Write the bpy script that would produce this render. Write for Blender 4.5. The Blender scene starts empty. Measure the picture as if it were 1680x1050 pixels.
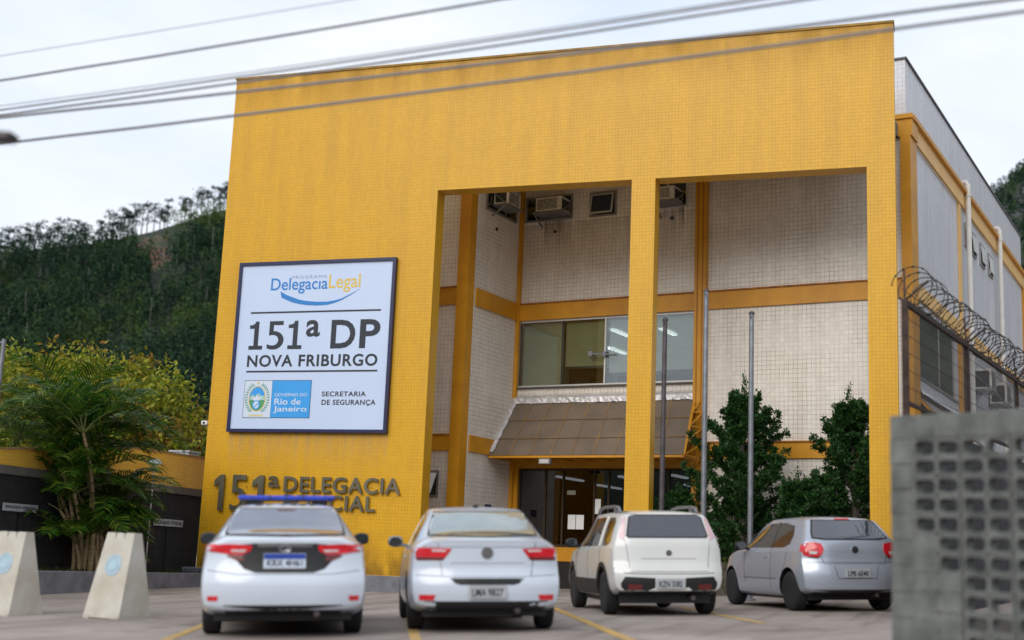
import bpy, bmesh, math, random
import numpy as np
from mathutils import Vector, Matrix
from mathutils.bvhtree import BVHTree

R = math.radians
random.seed(7); rng = np.random.default_rng(7)
scene = bpy.context.scene
col = scene.collection

# ------------------------------------------------------------------ camera
cam_d = bpy.data.cameras.new('camera'); cam = bpy.data.objects.new('camera', cam_d); col.objects.link(cam)
cr = Vector((0.94880477, 0.31320461, 0.04089489)); cu = Vector((0.01989863, -0.18848249, 0.98187494)); cw = Vector((-0.31523572, 0.93079387, 0.18506542))
CAM = Vector((16.63709, -27.00089, 0.74747))
mw = Matrix((cr, cu, -cw)).transposed().to_4x4(); mw.translation = CAM
cam.matrix_world = mw
cam_d.lens = 45.88; cam_d.sensor_width = 36; cam_d.clip_start = .1; cam_d.clip_end = 6000
cam_d.dof.use_dof = True; cam_d.dof.focus_distance = 34; cam_d.dof.aperture_fstop = .68
scene.camera = cam

# ------------------------------------------------------------------ sky and sun
SUN_EL, SUN_AZ = R(31), R(190)           # azimuth clockwise from +y: behind the camera, a little to its left
world = bpy.data.worlds.new('World'); scene.world = world; world.use_nodes = True
nt = world.node_tree; nt.nodes.clear()
out = nt.nodes.new('ShaderNodeOutputWorld'); bg = nt.nodes.new('ShaderNodeBackground')
sky = nt.nodes.new('ShaderNodeTexSky'); sky.sky_type = 'NISHITA'; sky.sun_disc = False
sky.sun_elevation = SUN_EL; sky.sun_rotation = SUN_AZ; sky.dust_density = 2.5
tc = nt.nodes.new('ShaderNodeTexCoord'); mp = nt.nodes.new('ShaderNodeMapping'); mp.inputs['Scale'].default_value = (1.6, 1.6, 4.5)
nz = nt.nodes.new('ShaderNodeTexNoise'); nz.inputs['Scale'].default_value = 2.2; nz.inputs['Detail'].default_value = 6; nz.inputs['Roughness'].default_value = .55
rp = nt.nodes.new('ShaderNodeValToRGB'); rp.color_ramp.elements[0].position = .32; rp.color_ramp.elements[0].color = (8.0, 9.1, 10.8, 1)
rp.color_ramp.elements[1].position = .68; rp.color_ramp.elements[1].color = (10.2, 10.6, 11.2, 1)
mx = nt.nodes.new('ShaderNodeMix'); mx.data_type = 'RGBA'; mx.inputs[0].default_value = .9
bg.inputs['Strength'].default_value = .1
L = nt.links.new
L(tc.outputs['Generated'], mp.inputs['Vector']); L(mp.outputs[0], nz.inputs['Vector']); L(nz.outputs['Fac'], rp.inputs[0])
L(sky.outputs[0], mx.inputs[6]); L(rp.outputs[0], mx.inputs[7]); L(mx.outputs[2], bg.inputs['Color']); L(bg.outputs[0], out.inputs['Surface'])
sl = bpy.data.lights.new('sun', 'SUN'); sl.energy = 1.6; sl.angle = R(40); sl.color = (1, .95, .88)
so = bpy.data.objects.new('sun', sl); col.objects.link(so)
sd = Vector((math.sin(SUN_AZ)*math.cos(SUN_EL), math.cos(SUN_AZ)*math.cos(SUN_EL), math.sin(SUN_EL)))
so.rotation_euler = (-sd).to_track_quat('-Z', 'Y').to_euler()
scene.view_settings.view_transform = 'Standard'; scene.view_settings.look = 'None'
scene.view_settings.exposure = .05; scene.view_settings.gamma = 1

# ------------------------------------------------------------------ materials
def new_mat(name):
    m = bpy.data.materials.new(name); m.use_nodes = True
    return m, m.node_tree, m.node_tree.nodes['Principled BSDF']
def mat(name, c, rough=.6, metal=0, var=.12, scale=3.0, bump=0, bscale=40, spec=.5, coat=0, coord='Object', stretch=(1, 1, 1), c2=None, detail=5):
    """base colour broken up by noise; optional bump"""
    m, t, b = new_mat(name); l = t.links.new
    tcn = t.nodes.new('ShaderNodeTexCoord'); mpn = t.nodes.new('ShaderNodeMapping'); mpn.inputs['Scale'].default_value = stretch
    l(tcn.outputs[coord], mpn.inputs['Vector'])
    n = t.nodes.new('ShaderNodeTexNoise'); n.inputs['Scale'].default_value = scale; n.inputs['Detail'].default_value = detail
    l(mpn.outputs[0], n.inputs['Vector'])
    r = t.nodes.new('ShaderNodeValToRGB'); r.color_ramp.elements[0].position = .3; r.color_ramp.elements[1].position = .7
    a = c2 if c2 else tuple(x*(1-var) for x in c); z = c if c2 else tuple(min(1, x*(1+var)) for x in c)
    r.color_ramp.elements[0].color = (*a, 1); r.color_ramp.elements[1].color = (*z, 1)
    l(n.outputs['Fac'], r.inputs[0]); l(r.outputs[0], b.inputs['Base Color'])
    b.inputs['Roughness'].default_value = rough; b.inputs['Metallic'].default_value = metal
    b.inputs['Specular IOR Level'].default_value = spec; b.inputs['Coat Weight'].default_value = coat; b.inputs['Coat Roughness'].default_value = .04
    if bump:
        n2 = t.nodes.new('ShaderNodeTexNoise'); n2.inputs['Scale'].default_value = bscale; n2.inputs['Detail'].default_value = 4
        l(tcn.outputs[coord], n2.inputs['Vector'])
        bp = t.nodes.new('ShaderNodeBump'); bp.inputs['Strength'].default_value = bump; bp.inputs['Distance'].default_value = .02
        l(n2.outputs['Fac'], bp.inputs['Height']); l(bp.outputs[0], b.inputs['Normal'])
    return m
def tile_mat(name, c1, c2, grout, size, rough=.35, stain=(.3, .2, .1), amount=.3, height=None, offset=0, msize=.0042, wavy=.3):
    m, t, b = new_mat(name); l = t.links.new
    uv = t.nodes.new('ShaderNodeUVMap'); uv.uv_map = 'UVMap'
    # hand-laid tiles: the courses wander a few millimetres
    wn = t.nodes.new('ShaderNodeTexNoise'); wn.inputs['Scale'].default_value = 1.3; wn.inputs['Detail'].default_value = 3; l(uv.outputs[0], wn.inputs['Vector'])
    wv = t.nodes.new('ShaderNodeVectorMath'); wv.operation = 'MULTIPLY_ADD'
    wv.inputs[1].default_value = (size*wavy,)*3; l(wn.outputs['Color'], wv.inputs[0]); l(uv.outputs[0], wv.inputs[2])
    br = t.nodes.new('ShaderNodeTexBrick'); br.offset = offset; br.squash = 1
    l(wv.outputs[0], br.inputs['Vector'])
    br.inputs['Scale'].default_value = 1; br.inputs['Brick Width'].default_value = size; br.inputs['Row Height'].default_value = height or size
    br.inputs['Mortar Size'].default_value = msize; br.inputs['Mortar Smooth'].default_value = .2
    br.inputs['Color1'].default_value = (*c1, 1); br.inputs['Color2'].default_value = (*c2, 1); br.inputs['Mortar'].default_value = (*grout, 1)
    br2 = t.nodes.new('ShaderNodeTexBrick'); br2.offset = offset
    for k in ('Scale', 'Brick Width', 'Row Height', 'Mortar Size', 'Mortar Smooth', 'Color1', 'Color2'): br2.inputs[k].default_value = br.inputs[k].default_value
    br2.inputs['Mortar'].default_value = (*[x*.84 for x in c1], 1); l(wv.outputs[0], br2.inputs['Vector'])
    # grout is dirty only in places
    n = t.nodes.new('ShaderNodeTexNoise'); n.inputs['Scale'].default_value = 1.1; n.inputs['Detail'].default_value = 6; n.inputs['Roughness'].default_value = .7
    l(uv.outputs[0], n.inputs['Vector'])
    r = t.nodes.new('ShaderNodeValToRGB'); r.color_ramp.elements[0].position = .38; r.color_ramp.elements[1].position = .58; l(n.outputs['Fac'], r.inputs[0])
    m1 = t.nodes.new('ShaderNodeMix'); m1.data_type = 'RGBA'; l(r.outputs[0], m1.inputs[0]); l(br2.outputs['Color'], m1.inputs[6]); l(br.outputs['Color'], m1.inputs[7])
    # rain streaks and grime
    mpn = t.nodes.new('ShaderNodeMapping'); mpn.inputs['Scale'].default_value = (2.2, .22, 1); l(uv.outputs[0], mpn.inputs['Vector'])
    n3 = t.nodes.new('ShaderNodeTexNoise'); n3.inputs['Scale'].default_value = 1.4; n3.inputs['Detail'].default_value = 7; n3.inputs['Roughness'].default_value = .65; l(mpn.outputs[0], n3.inputs['Vector'])
    r3 = t.nodes.new('ShaderNodeValToRGB'); r3.color_ramp.elements[0].position = .42; r3.color_ramp.elements[1].position = .72
    r3.color_ramp.elements[0].color = (0, 0, 0, 1); r3.color_ramp.elements[1].color = (amount, amount, amount, 1); l(n3.outputs['Fac'], r3.inputs[0])
    m2 = t.nodes.new('ShaderNodeMix'); m2.data_type = 'RGBA'; m2.inputs[7].default_value = (*stain, 1); l(r3.outputs[0], m2.inputs[0]); l(m1.outputs[2], m2.inputs[6])
    l(m2.outputs[2], b.inputs['Base Color'])
    b.inputs['Roughness'].default_value = rough; b.inputs['Specular IOR Level'].default_value = .35
    bp = t.nodes.new('ShaderNodeBump'); bp.inputs['Strength'].default_value = .5; bp.inputs['Distance'].default_value = .004; bp.invert = True
    l(br.outputs['Fac'], bp.inputs['Height']); l(bp.outputs[0], b.inputs['Normal'])
    return m
def glass_mat(name, tint, rough=.02, ior=1.52, cover=1.0):
    m, t, b = new_mat(name); t.nodes.remove(b); l = t.links.new; o = t.nodes['Material Output']
    tr = t.nodes.new('ShaderNodeBsdfTransparent'); tr.inputs[0].default_value = (*tint, 1)
    gl = t.nodes.new('ShaderNodeBsdfGlossy'); gl.inputs['Roughness'].default_value = rough
    fr = t.nodes.new('ShaderNodeFresnel'); fr.inputs[0].default_value = ior
    ml = t.nodes.new('ShaderNodeMath'); ml.operation = 'MULTIPLY_ADD'; ml.inputs[1].default_value = 1.9; ml.inputs[2].default_value = .035*cover; ml.use_clamp = True; l(fr.outputs[0], ml.inputs[0])
    mxs = t.nodes.new('ShaderNodeMixShader'); l(ml.outputs[0], mxs.inputs[0]); l(tr.outputs[0], mxs.inputs[1]); l(gl.outputs[0], mxs.inputs[2]); l(mxs.outputs[0], o.inputs[0])
    return m
def emit_mat(name, c, s):
    m, t, b = new_mat(name); b.inputs['Base Color'].default_value = (*c, 1); b.inputs['Emission Color'].default_value = (*c, 1); b.inputs['Emission Strength'].default_value = s
    return m
def leaf_mat(name, stops, rough=.5, patch=None, pscale=.5, trans=.25, spec=.3):
    """leaf colour varies from leaf to leaf; optional second colour in patches"""
    m, t, b = new_mat(name); l = t.links.new
    g = t.nodes.new('ShaderNodeNewGeometry'); r = t.nodes.new('ShaderNodeValToRGB')
    e = r.color_ramp.elements
    while len(e) < len(stops): e.new(.5)
    for i, s in enumerate(stops): e[i].position = i/(len(stops)-1); e[i].color = (*s, 1)
    l(g.outputs['Random Per Island'], r.inputs[0]); src = r.outputs[0]
    if patch:
        tcn = t.nodes.new('ShaderNodeTexCoord'); n = t.nodes.new('ShaderNodeTexNoise'); n.inputs['Scale'].default_value = pscale; n.inputs['Detail'].default_value = 3
        l(tcn.outputs['Object'], n.inputs['Vector'])
        rr = t.nodes.new('ShaderNodeValToRGB'); rr.color_ramp.elements[0].position = .52; rr.color_ramp.elements[1].position = .68; l(n.outputs['Fac'], rr.inputs[0])
        mxn = t.nodes.new('ShaderNodeMix'); mxn.data_type = 'RGBA'; l(rr.outputs[0], mxn.inputs[0]); l(src, mxn.inputs[6]); mxn.inputs[7].default_value = (*patch, 1); src = mxn.outputs[2]
    l(src, b.inputs['Base Color']); b.inputs['Roughness'].default_value = rough; b.inputs['Specular IOR Level'].default_value = spec
    if trans:
        o = t.nodes['Material Output']; ts = t.nodes.new('ShaderNodeBsdfTranslucent'); l(src, ts.inputs[0])
        ms = t.nodes.new('ShaderNodeMixShader'); ms.inputs[0].default_value = trans; l(b.outputs[0], ms.inputs[1]); l(ts.outputs[0], ms.inputs[2]); l(ms.outputs[0], o.inputs[0])
    return m

YEL = (.70, .385, .014)
M = dict(
    ytile=tile_mat('yellow_tile', (.74, .395, .014), (.69, .362, .012), (.52, .275, .014), .075, stain=(.46, .245, .03), amount=.36),
    wtile=tile_mat('white_tile', (.84, .785, .70), (.765, .71, .63), (.31, .255, .20), .1, stain=(.38, .28, .18), amount=.25),
    gtile=tile_mat('grey_white_tile', (.70, .71, .75), (.64, .65, .69), (.40, .39, .40), .1, stain=(.3, .26, .22), amount=.3),
    ypaint=mat('yellow_paint', (.66, .30, .008), .45, var=.10, scale=2.2, c2=(.52, .225, .008)),
    ypale=mat('sun_bleached_yellow_paint', (.78, .47, .15), .5, var=.08, scale=2.0),
    yannex=tile_mat('annex_yellow_tile', (.86, .50, .075), (.80, .46, .065), (.55, .29, .04), .15, height=.075, offset=.5, stain=(.5, .27, .06), amount=.3),
    concrete=mat('kerb_concrete', (.17, .17, .19), .85, var=.25, scale=4, bump=.3),
    lotc=mat('lot_paving', (.40, .345, .31), .9, var=.14, scale=.45, bump=.25, bscale=60, c2=(.28, .24, .215), detail=9, spec=.2),
    mark=mat('yellow_road_paint', (.62, .37, .07), .7, c2=(.36, .25, .12), scale=6, detail=8),
    block=mat('concrete_block', (.21, .22, .205), .92, var=.3, scale=5, bump=.8, bscale=55, c2=(.09, .097, .09), detail=8),
    mortar=mat('mortar', (.18, .187, .178), .95, var=.2, scale=10, bump=.4),
    shadeblock=tile_mat('carport_shade_block', (.034, .032, .033), (.026, .025, .026), (.014, .013, .013), .4, rough=.9, height=.2, offset=.5, stain=(.012, .012, .01), amount=.6, msize=.008, wavy=.02),  # near-black tone includes the shade of a carport
    darkwall=mat('weathered_dark_concrete', (.030, .029, .030), .95, var=.4, scale=2.5, bump=.4),
    alu=mat('aluminium', (.55, .55, .55), .35, .8, var=.06), rust=mat('rusty_steel', (.045, .026, .02), .7, .3, var=.5, scale=9),
    greysteel=mat('galvanised_pole', (.22, .23, .25), .4, .55, var=.2, scale=6), darksteel=mat('brownish_pole', (.085, .072, .075), .5, .4, var=.3, scale=6),
    foil=mat('crinkled_foil', (.60, .58, .58), .42, .35, var=.12, bump=1.0, bscale=14),
    canopy=mat('brown_polycarbonate', (.20, .15, .105), .4, var=.22, scale=1.7, c2=(.135, .105, .078), detail=7),
    glass=glass_mat('window_glass', (.80, .84, .80), cover=1.6), dglass=glass_mat('dark_entrance_glass', (.27, .27, .27)),
    wframe=mat('window_frame_metal', (.30, .29, .28), .45, .5, var=.12), lframe=mat('light_window_frame', (.62, .62, .60), .4, .3, var=.06),
    blind=mat('olive_blind', (.80, .76, .50), .6, var=.1, scale=2), blindg=mat('grey_blind', (.78, .80, .78), .6, var=.1, scale=2),
    dark=mat('dark_interior', (.022, .019, .016), .9), darkbrown=mat('dark_brown_interior', (.05, .03, .014), .9, var=.3),
    cream=mat('cream_interior', (.30, .28, .22), .8), acbody=mat('air_conditioner_case', (.72, .69, .63), .6, .1, var=.25, scale=8),
    acdark=mat('air_conditioner_grille', (.03, .03, .03), .6), pipe=mat('cream_pipe', (.66, .63, .58), .5, var=.08),
    black=mat('black_plastic', (.012, .012, .013), .55, var=.2), white=mat('white_paper', (.75, .75, .74), .8, var=.05),
    navy=mat('navy_frame', (.006, .008, .065), .35, var=.1), sign=mat('sign_face', (.56, .66, .86), .3, var=.015, scale=1.2),
    ink=mat('black_lettering', (.012, .018, .03), .5), blue=mat('logo_blue', (.012, .20, .56), .4, var=.04), sky=mat('emblem_blue', (.03, .33, .78), .4, var=.03),
    gold=mat('logo_yellow', (.72, .50, .08), .4, var=.04), lilac=mat('lilac_lettering', (.33, .36, .52), .5), signwhite=mat('sign_white', (.62, .70, .82), .4, var=.02),
    green=mat('emblem_green', (.06, .30, .13), .5), bronze=mat('brushed_metal_lettering', (.135, .122, .085), .45, .5, var=.25, scale=5, stretch=(1, 1, .3)),
    foilgrey=mat('roof_cap_metal', (.10, .10, .11), .5, .4), barrier=mat('weathered_white_barrier', (.60, .57, .51), .7, var=.1, scale=3, c2=(.44, .40, .31), detail=8),
    barrierblue=mat('faded_blue_badge', (.36, .47, .54), .7, var=.15, scale=9),
    wire=mat('cable_sheath', (.20, .20, .215), .6), fence=mat('dark_fence_wire', (.05, .045, .045), .6, .4), razor=mat('razor_wire_steel', (.045, .042, .04), .45, .6, var=.3),
    bark=mat('grey_bark', (.12, .10, .08), .9, var=.3, scale=8, bump=.6), palmstem=mat('palm_stem', (.30, .21, .11), .7, var=.4, scale=5, stretch=(1, 1, 4)),
    soil=mat('planter_soil', (.035, .028, .02), .95, var=.4, scale=8, bump=.5),
)
def paving(m):
    t = m.node_tree; l = t.links.new; b = t.nodes['Principled BSDF']; src = b.inputs['Base Color'].links[0].from_socket; tcn = [q for q in t.nodes if q.type == 'TEX_COORD'][0]
    mpn = t.nodes.new('ShaderNodeMapping'); mpn.inputs['Rotation'].default_value = (0, 0, .42); l(tcn.outputs['Object'], mpn.inputs['Vector'])
    br = t.nodes.new('ShaderNodeTexBrick'); br.offset = .5; br.inputs['Scale'].default_value = 1; br.inputs['Brick Width'].default_value = 4.2; br.inputs['Row Height'].default_value = 2.8; br.inputs['Mortar Size'].default_value = .014
    br.inputs['Color1'].default_value = (1, 1, 1, 1); br.inputs['Color2'].default_value = (.86, .86, .86, 1); br.inputs['Mortar'].default_value = (.42, .40, .38, 1); l(mpn.outputs[0], br.inputs['Vector'])
    m1 = t.nodes.new('ShaderNodeMix'); m1.data_type = 'RGBA'; m1.blend_type = 'MULTIPLY'; m1.inputs[0].default_value = 1; l(src, m1.inputs[6]); l(br.outputs['Color'], m1.inputs[7])
    n = t.nodes.new('ShaderNodeTexNoise'); n.inputs['Scale'].default_value = 1.1; n.inputs['Detail'].default_value = 7; n.inputs['Distortion'].default_value = .6; l(mpn.outputs[0], n.inputs['Vector'])
    r = t.nodes.new('ShaderNodeValToRGB'); r.color_ramp.elements[0].position = .56; r.color_ramp.elements[0].color = (1, 1, 1, 1); r.color_ramp.elements[1].position = .74; r.color_ramp.elements[1].color = (.42, .40, .39, 1); l(n.outputs['Fac'], r.inputs[0])
    m2 = t.nodes.new('ShaderNodeMix'); m2.data_type = 'RGBA'; m2.blend_type = 'MULTIPLY'; m2.inputs[0].default_value = .8; l(m1.outputs[2], m2.inputs[6]); l(r.outputs[0], m2.inputs[7])
    # tyre streaks along the bays
    mp2 = t.nodes.new('ShaderNodeMapping'); mp2.inputs['Rotation'].default_value = (0, 0, .42); mp2.inputs['Scale'].default_value = (2.2, .16, 1); l(tcn.outputs['Object'], mp2.inputs['Vector'])
    n2 = t.nodes.new('ShaderNodeTexNoise'); n2.inputs['Scale'].default_value = 1.3; n2.inputs['Detail'].default_value = 5; l(mp2.outputs[0], n2.inputs['Vector'])
    r2_ = t.nodes.new('ShaderNodeValToRGB'); r2_.color_ramp.elements[0].position = .5; r2_.color_ramp.elements[0].color = (1, 1, 1, 1); r2_.color_ramp.elements[1].position = .7; r2_.color_ramp.elements[1].color = (.62, .61, .60, 1); l(n2.outputs['Fac'], r2_.inputs[0])
    m3 = t.nodes.new('ShaderNodeMix'); m3.data_type = 'RGBA'; m3.blend_type = 'MULTIPLY'; m3.inputs[0].default_value = .8; l(m2.outputs[2], m3.inputs[6]); l(r2_.outputs[0], m3.inputs[7]); l(m3.outputs[2], b.inputs['Base Color'])
paving(M['lotc'])
def car_paint(name, c, metal=0, rough=.32):
    m = mat(name, c, rough, metal, var=.025, scale=1.5, coat=.85, detail=3); m.node_tree.nodes['Principled BSDF'].inputs['Coat Roughness'].default_value = .06
    return m
M['redlamp'] = mat('red_lamp_plastic', (.62, .012, .022), .18, var=.25, scale=14, coat=.6); M['paleredlamp'] = mat('pale_lamp_plastic', (.62, .42, .44), .2, var=.1, scale=10, coat=.6)
M['carglass'] = mat('tinted_car_glass', (.018, .022, .028), .06, spec=1.0, coat=1.0, var=.1); M['tyre'] = mat('tyre_rubber', (.014, .014, .015), .85, var=.2, scale=12)
M['rim'] = mat('alloy_rim', (.35, .35, .36), .35, .8, var=.1); M['darkred'] = mat('dark_red_lamp', (.13, .012, .012), .3, coat=.5)
M['chrome'] = mat('chrome', (.45, .45, .47), .15, .95); M['plategrey'] = mat('plate_grey', (.40, .41, .43), .5); M['plateblue'] = mat('plate_blue', (.015, .05, .35), .4)
M['barblue'] = mat('light_bar_blue', (.02, .05, .50), .2, var=.2, scale=9, coat=.7)
M['carglass'].node_tree.nodes['Principled BSDF'].inputs['Coat IOR'].default_value = 1.8

# ------------------------------------------------------------------ builders
def tag(o, label=None, cat=None, group=None, kind=None):
    for k, v in (('label', label), ('category', cat), ('group', group), ('kind', kind)):
        if v: o[k] = v
    return o
def thing(name, label, cat, loc=(0, 0, 0), rz=0, group=None, parent=None):
    o = bpy.data.objects.new(name, None); o.empty_display_size = .3; col.objects.link(o); o.location = loc; o.rotation_euler = (0, 0, rz)
    return tag(o, label, cat, group)
def link_mesh(name, me, m, parent=None):
    o = bpy.data.objects.new(name, me); col.objects.link(o)
    if m is not None and len(me.materials) == 0: me.materials.append(m)
    if parent: o.parent = parent
    return o
class MB:
    """collects simple shapes into ONE mesh"""
    def __init__(s): s.v = []; s.f = []; s.sm = []
    def add(s, vs, fs, smooth=False):
        n = len(s.v); s.v += [tuple(p) for p in vs]; s.f += [tuple(i+n for i in f) for f in fs]; s.sm += [smooth]*len(fs); return s
    def box(s, x0, x1, y0, y1, z0, z1, taper=0):
        return s.add([(x0, y0, z0), (x1, y0, z0), (x1, y1, z0), (x0, y1, z0), (x0, y0, z1), (x1, y0, z1), (x1, y1, z1), (x0, y1, z1)],
                     [(0, 3, 2, 1), (4, 5, 6, 7), (0, 1, 5, 4), (1, 2, 6, 5), (2, 3, 7, 6), (3, 0, 4, 7)])
    def hexa(s, p): # 8 corners, bottom loop then top loop
        return s.add(p, [(0, 3, 2, 1), (4, 5, 6, 7), (0, 1, 5, 4), (1, 2, 6, 5), (2, 3, 7, 6), (3, 0, 4, 7)])
    def bar(s, a, b, w, h=None, up=(0, 0, 1)):
        a, b = Vector(a), Vector(b); d = (b-a).normalized(); u = Vector(up)
        if abs(d.dot(u)) > .98: u = Vector((1, 0, 0))
        r = d.cross(u).normalized(); u = r.cross(d); h = h or w; r = r*w/2; u = u*h/2
        return s.hexa([a-r-u, a+r-u, a+r+u, a-r+u, b-r-u, b+r-u, b+r+u, b-r+u])
    def tube(s, pts, r, n=8, cap=True):
        pts = [Vector(p) for p in pts]; vs = []; fs = []; rs = r if isinstance(r, (list, tuple)) else [r]*len(pts)
        ref = Vector((.3, .2, .93)).normalized(); prev = None
        for i, p in enumerate(pts):
            d = (pts[min(i+1, len(pts)-1)]-pts[max(i-1, 0)]).normalized()
            if prev is None:
                a = d.cross(ref if abs(d.dot(ref)) < .9 else Vector((1, 0, 0))).normalized()
            else:
                a = (prev-d*prev.dot(d)).normalized()
            prev = a; b = d.cross(a)
            for k in range(n):
                t = 2*math.pi*k/n; vs.append(p+(a*math.cos(t)+b*math.sin(t))*rs[i])
        for i in range(len(pts)-1):
            for k in range(n):
                fs.append((i*n+k, i*n+(k+1) % n, (i+1)*n+(k+1) % n, (i+1)*n+k))
        if cap: fs += [tuple(range(n))[::-1], tuple(range((len(pts)-1)*n, len(pts)*n))]
        return s.add(vs, fs, True)
    def lathe(s, prof, n=20, c=(0, 0, 0), axis='z'):
        vs = []; fs = []
        for r, h in prof:
            for k in range(n):
                t = 2*math.pi*k/n; x, y = r*math.cos(t), r*math.sin(t)
                vs.append({'z': (c[0]+x, c[1]+y, c[2]+h), 'x': (c[0]+h, c[1]+x, c[2]+y), 'y': (c[0]+x, c[1]+h, c[2]+y)}[axis])
        for i in range(len(prof)-1):
            for k in range(n): fs.append((i*n+k, i*n+(k+1) % n, (i+1)*n+(k+1) % n, (i+1)*n+k))
        fs += [tuple(range(n))[::-1], tuple(range((len(prof)-1)*n, len(prof)*n))]
        return s.add(vs, fs, True)
    def prism(s, poly, d0, d1, axis='y'):
        """2-D outline (a, b) extruded; axis y: (a, d, b), x: (d, a, b), z: (a, b, d)"""
        f = {'y': lambda a, b, d: (a, d, b), 'x': lambda a, b, d: (d, a, b), 'z': lambda a, b, d: (a, b, d)}[axis]; n = len(poly)
        return s.add([f(a, b, d0) for a, b in poly]+[f(a, b, d1) for a, b in poly],
                     [tuple(range(n))]+[tuple(range(n, 2*n))[::-1]]+[(i, i+n, (i+1) % n+n, (i+1) % n) for i in range(n)])
    def build(s, name, m, parent=None, bevel=0):
        me = bpy.data.meshes.new(name); me.from_pydata(s.v, [], s.f)
        bm = bmesh.new(); bm.from_mesh(me); bmesh.ops.recalc_face_normals(bm, faces=bm.faces)
        if bevel: bmesh.ops.bevel(bm, geom=list(bm.edges), offset=bevel, segments=1, affect='EDGES', clamp_overlap=True)
        bm.to_mesh(me); bm.free()
        if not bevel: me.polygons.foreach_set('use_smooth', s.sm)
        uv = me.uv_layers.new(name='UVMap').data
        for p in me.polygons:
            n = p.normal; ax = max(range(3), key=lambda i: abs(n[i]))
            for li in p.loop_indices:
                c = me.vertices[me.loops[li].vertex_index].co
                uv[li].uv = (c.x, c.y) if ax == 2 else ((c.x, c.z) if ax == 1 else (c.y, c.z))
        if any(s.sm) and not bevel: me.set_sharp_from_angle(angle=.7)
        return link_mesh(name, me, m, parent)
def box_obj(name, m, parent, *b, bevel=0): return MB().box(*b).build(name, m, parent, bevel)
def text(s, x0, x1, z0, z1, y, name, m, parent, depth=.01, bold=0, shear=0, space=1.0):
    """lettering in the x-z plane facing -y, fitted into the given rectangle"""
    cu_ = bpy.data.curves.new(name, 'FONT'); cu_.body = s; cu_.extrude = .5; cu_.offset = bold; cu_.shear = shear; cu_.space_character = space; cu_.resolution_u = 4
    o = bpy.data.objects.new(name, cu_); col.objects.link(o)
    dg = bpy.context.evaluated_depsgraph_get(); me = bpy.data.meshes.new_from_object(o.evaluated_get(dg)); bpy.data.objects.remove(o)
    me.name = name; n = len(me.vertices); co = np.empty(n*3); me.vertices.foreach_get('co', co); co = co.reshape(-1, 3)
    a, b = co.min(0), co.max(0); new = np.empty_like(co)
    new[:, 0] = x0+(co[:, 0]-a[0])/(b[0]-a[0])*(x1-x0); new[:, 2] = z0+(co[:, 1]-a[1])/(b[1]-a[1])*(z1-z0)
    new[:, 1] = y-depth*(co[:, 2]-a[2])/(b[2]-a[2])
    me.vertices.foreach_set('co', new.ravel()); me.materials.clear(); me.update()
    return link_mesh(name, me, m, parent)
def np_mesh(name, V, F, m, parent=None, smooth=False):
    me = bpy.data.meshes.new(name); V = np.asarray(V, float); F = np.asarray(F, int); k = F.shape[1]
    me.vertices.add(len(V)); me.vertices.foreach_set('co', V.ravel()); me.loops.add(F.size); me.loops.foreach_set('vertex_index', F.ravel())
    me.polygons.add(len(F)); me.polygons.foreach_set('loop_start', np.arange(0, F.size, k)); me.polygons.foreach_set('loop_total', np.full(len(F), k))
    me.polygons.foreach_set('use_smooth', np.full(len(F), smooth)); me.update(calc_edges=True); me.validate()
    return link_mesh(name, me, m, parent)
def leaf_cloud(P, size, aspect=.55, up=None, droop=.3, r=rng):
    """one small bent leaf (two quads sharing a fold) at every point; returns V, F"""
    n = len(P); d = r.normal(size=(n, 3)); d[:, 2] -= droop
    if up is not None: d = d*.6+up
    d /= np.linalg.norm(d, axis=1)[:, None]; q = r.normal(size=(n, 3)); s = np.cross(d, q); s /= np.linalg.norm(s, axis=1)[:, None]; nn = np.cross(d, s)
    sz = (size*(r.uniform(.6, 1.4, n)))[:, None] if np.isscalar(size) else size[:, None]
    w = sz*aspect/2
    a = P; b = P+d*sz*.5+s*w+nn*w*.4; c = P+d*sz; e = P+d*sz*.5-s*w+nn*w*.4
    V = np.stack([a, b, c, e], 1).reshape(-1, 3); i = np.arange(n)*4
    F = np.stack([i, i+1, i+2, i+3], 1)
    return V, F

# ------------------------------------------------------------------ the ground
def sc(d): return d if abs(d) < 18 else math.copysign(18+10*math.tanh((abs(d)-18)/10), d)
def G(x, y):
    dx = x-9.68; dx = 7*math.tanh(dx/7) if dx < 0 else sc(dx)
    return -.108+.0345*dx+.023*sc(y+14.26)
def sheet(name, m, xs, ys, dz, f=G):
    V = [(x, y, f(x, y)+dz) for y in ys for x in xs]; nx = len(xs)
    F = [(j*nx+i, j*nx+i+1, (j+1)*nx+i+1, (j+1)*nx+i) for j in range(len(ys)-1) for i in range(nx-1)]
    return np_mesh(name, V, F, m, None, True)
fine = list(np.linspace(-24, 46, 71)); wide = [-2500, -1200, -600, -300, -150, -80, -45]
xs = wide+fine+[70, 110, 180, 320, 650, 1300, 2500]; ys = wide+fine+[70, 110, 180, 320, 650, 1300, 2500]
tag(sheet('ground', M['lotc'], xs, ys, 0), kind='structure')
def marking(a, b, w):
    a = np.array(a); b = np.array(b); d = (b-a)/np.linalg.norm(b-a); s = np.array([-d[1], d[0]])*w/2; n = 12; V = []
    for i in range(n+1):
        p = a+(b-a)*i/n
        for q in (p-s, p+s): V.append((q[0], q[1], G(q[0], q[1])+.005))
    return tag(np_mesh('parking_line', V, [(2*i, 2*i+2, 2*i+3, 2*i+1) for i in range(n)], M['mark']), kind='structure')
HD = np.array([-.40, .916])
marking((13.75, -14.1), (10.5, -6.2), .13)
for ax, ay, l_ in ((9.05, -15.2, 5.2), (11.45, -14.3, 5.0), (14.35, -9.75, 5.0)):
    marking((ax, ay), tuple(np.array((ax, ay))+HD*l_), .12)

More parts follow.
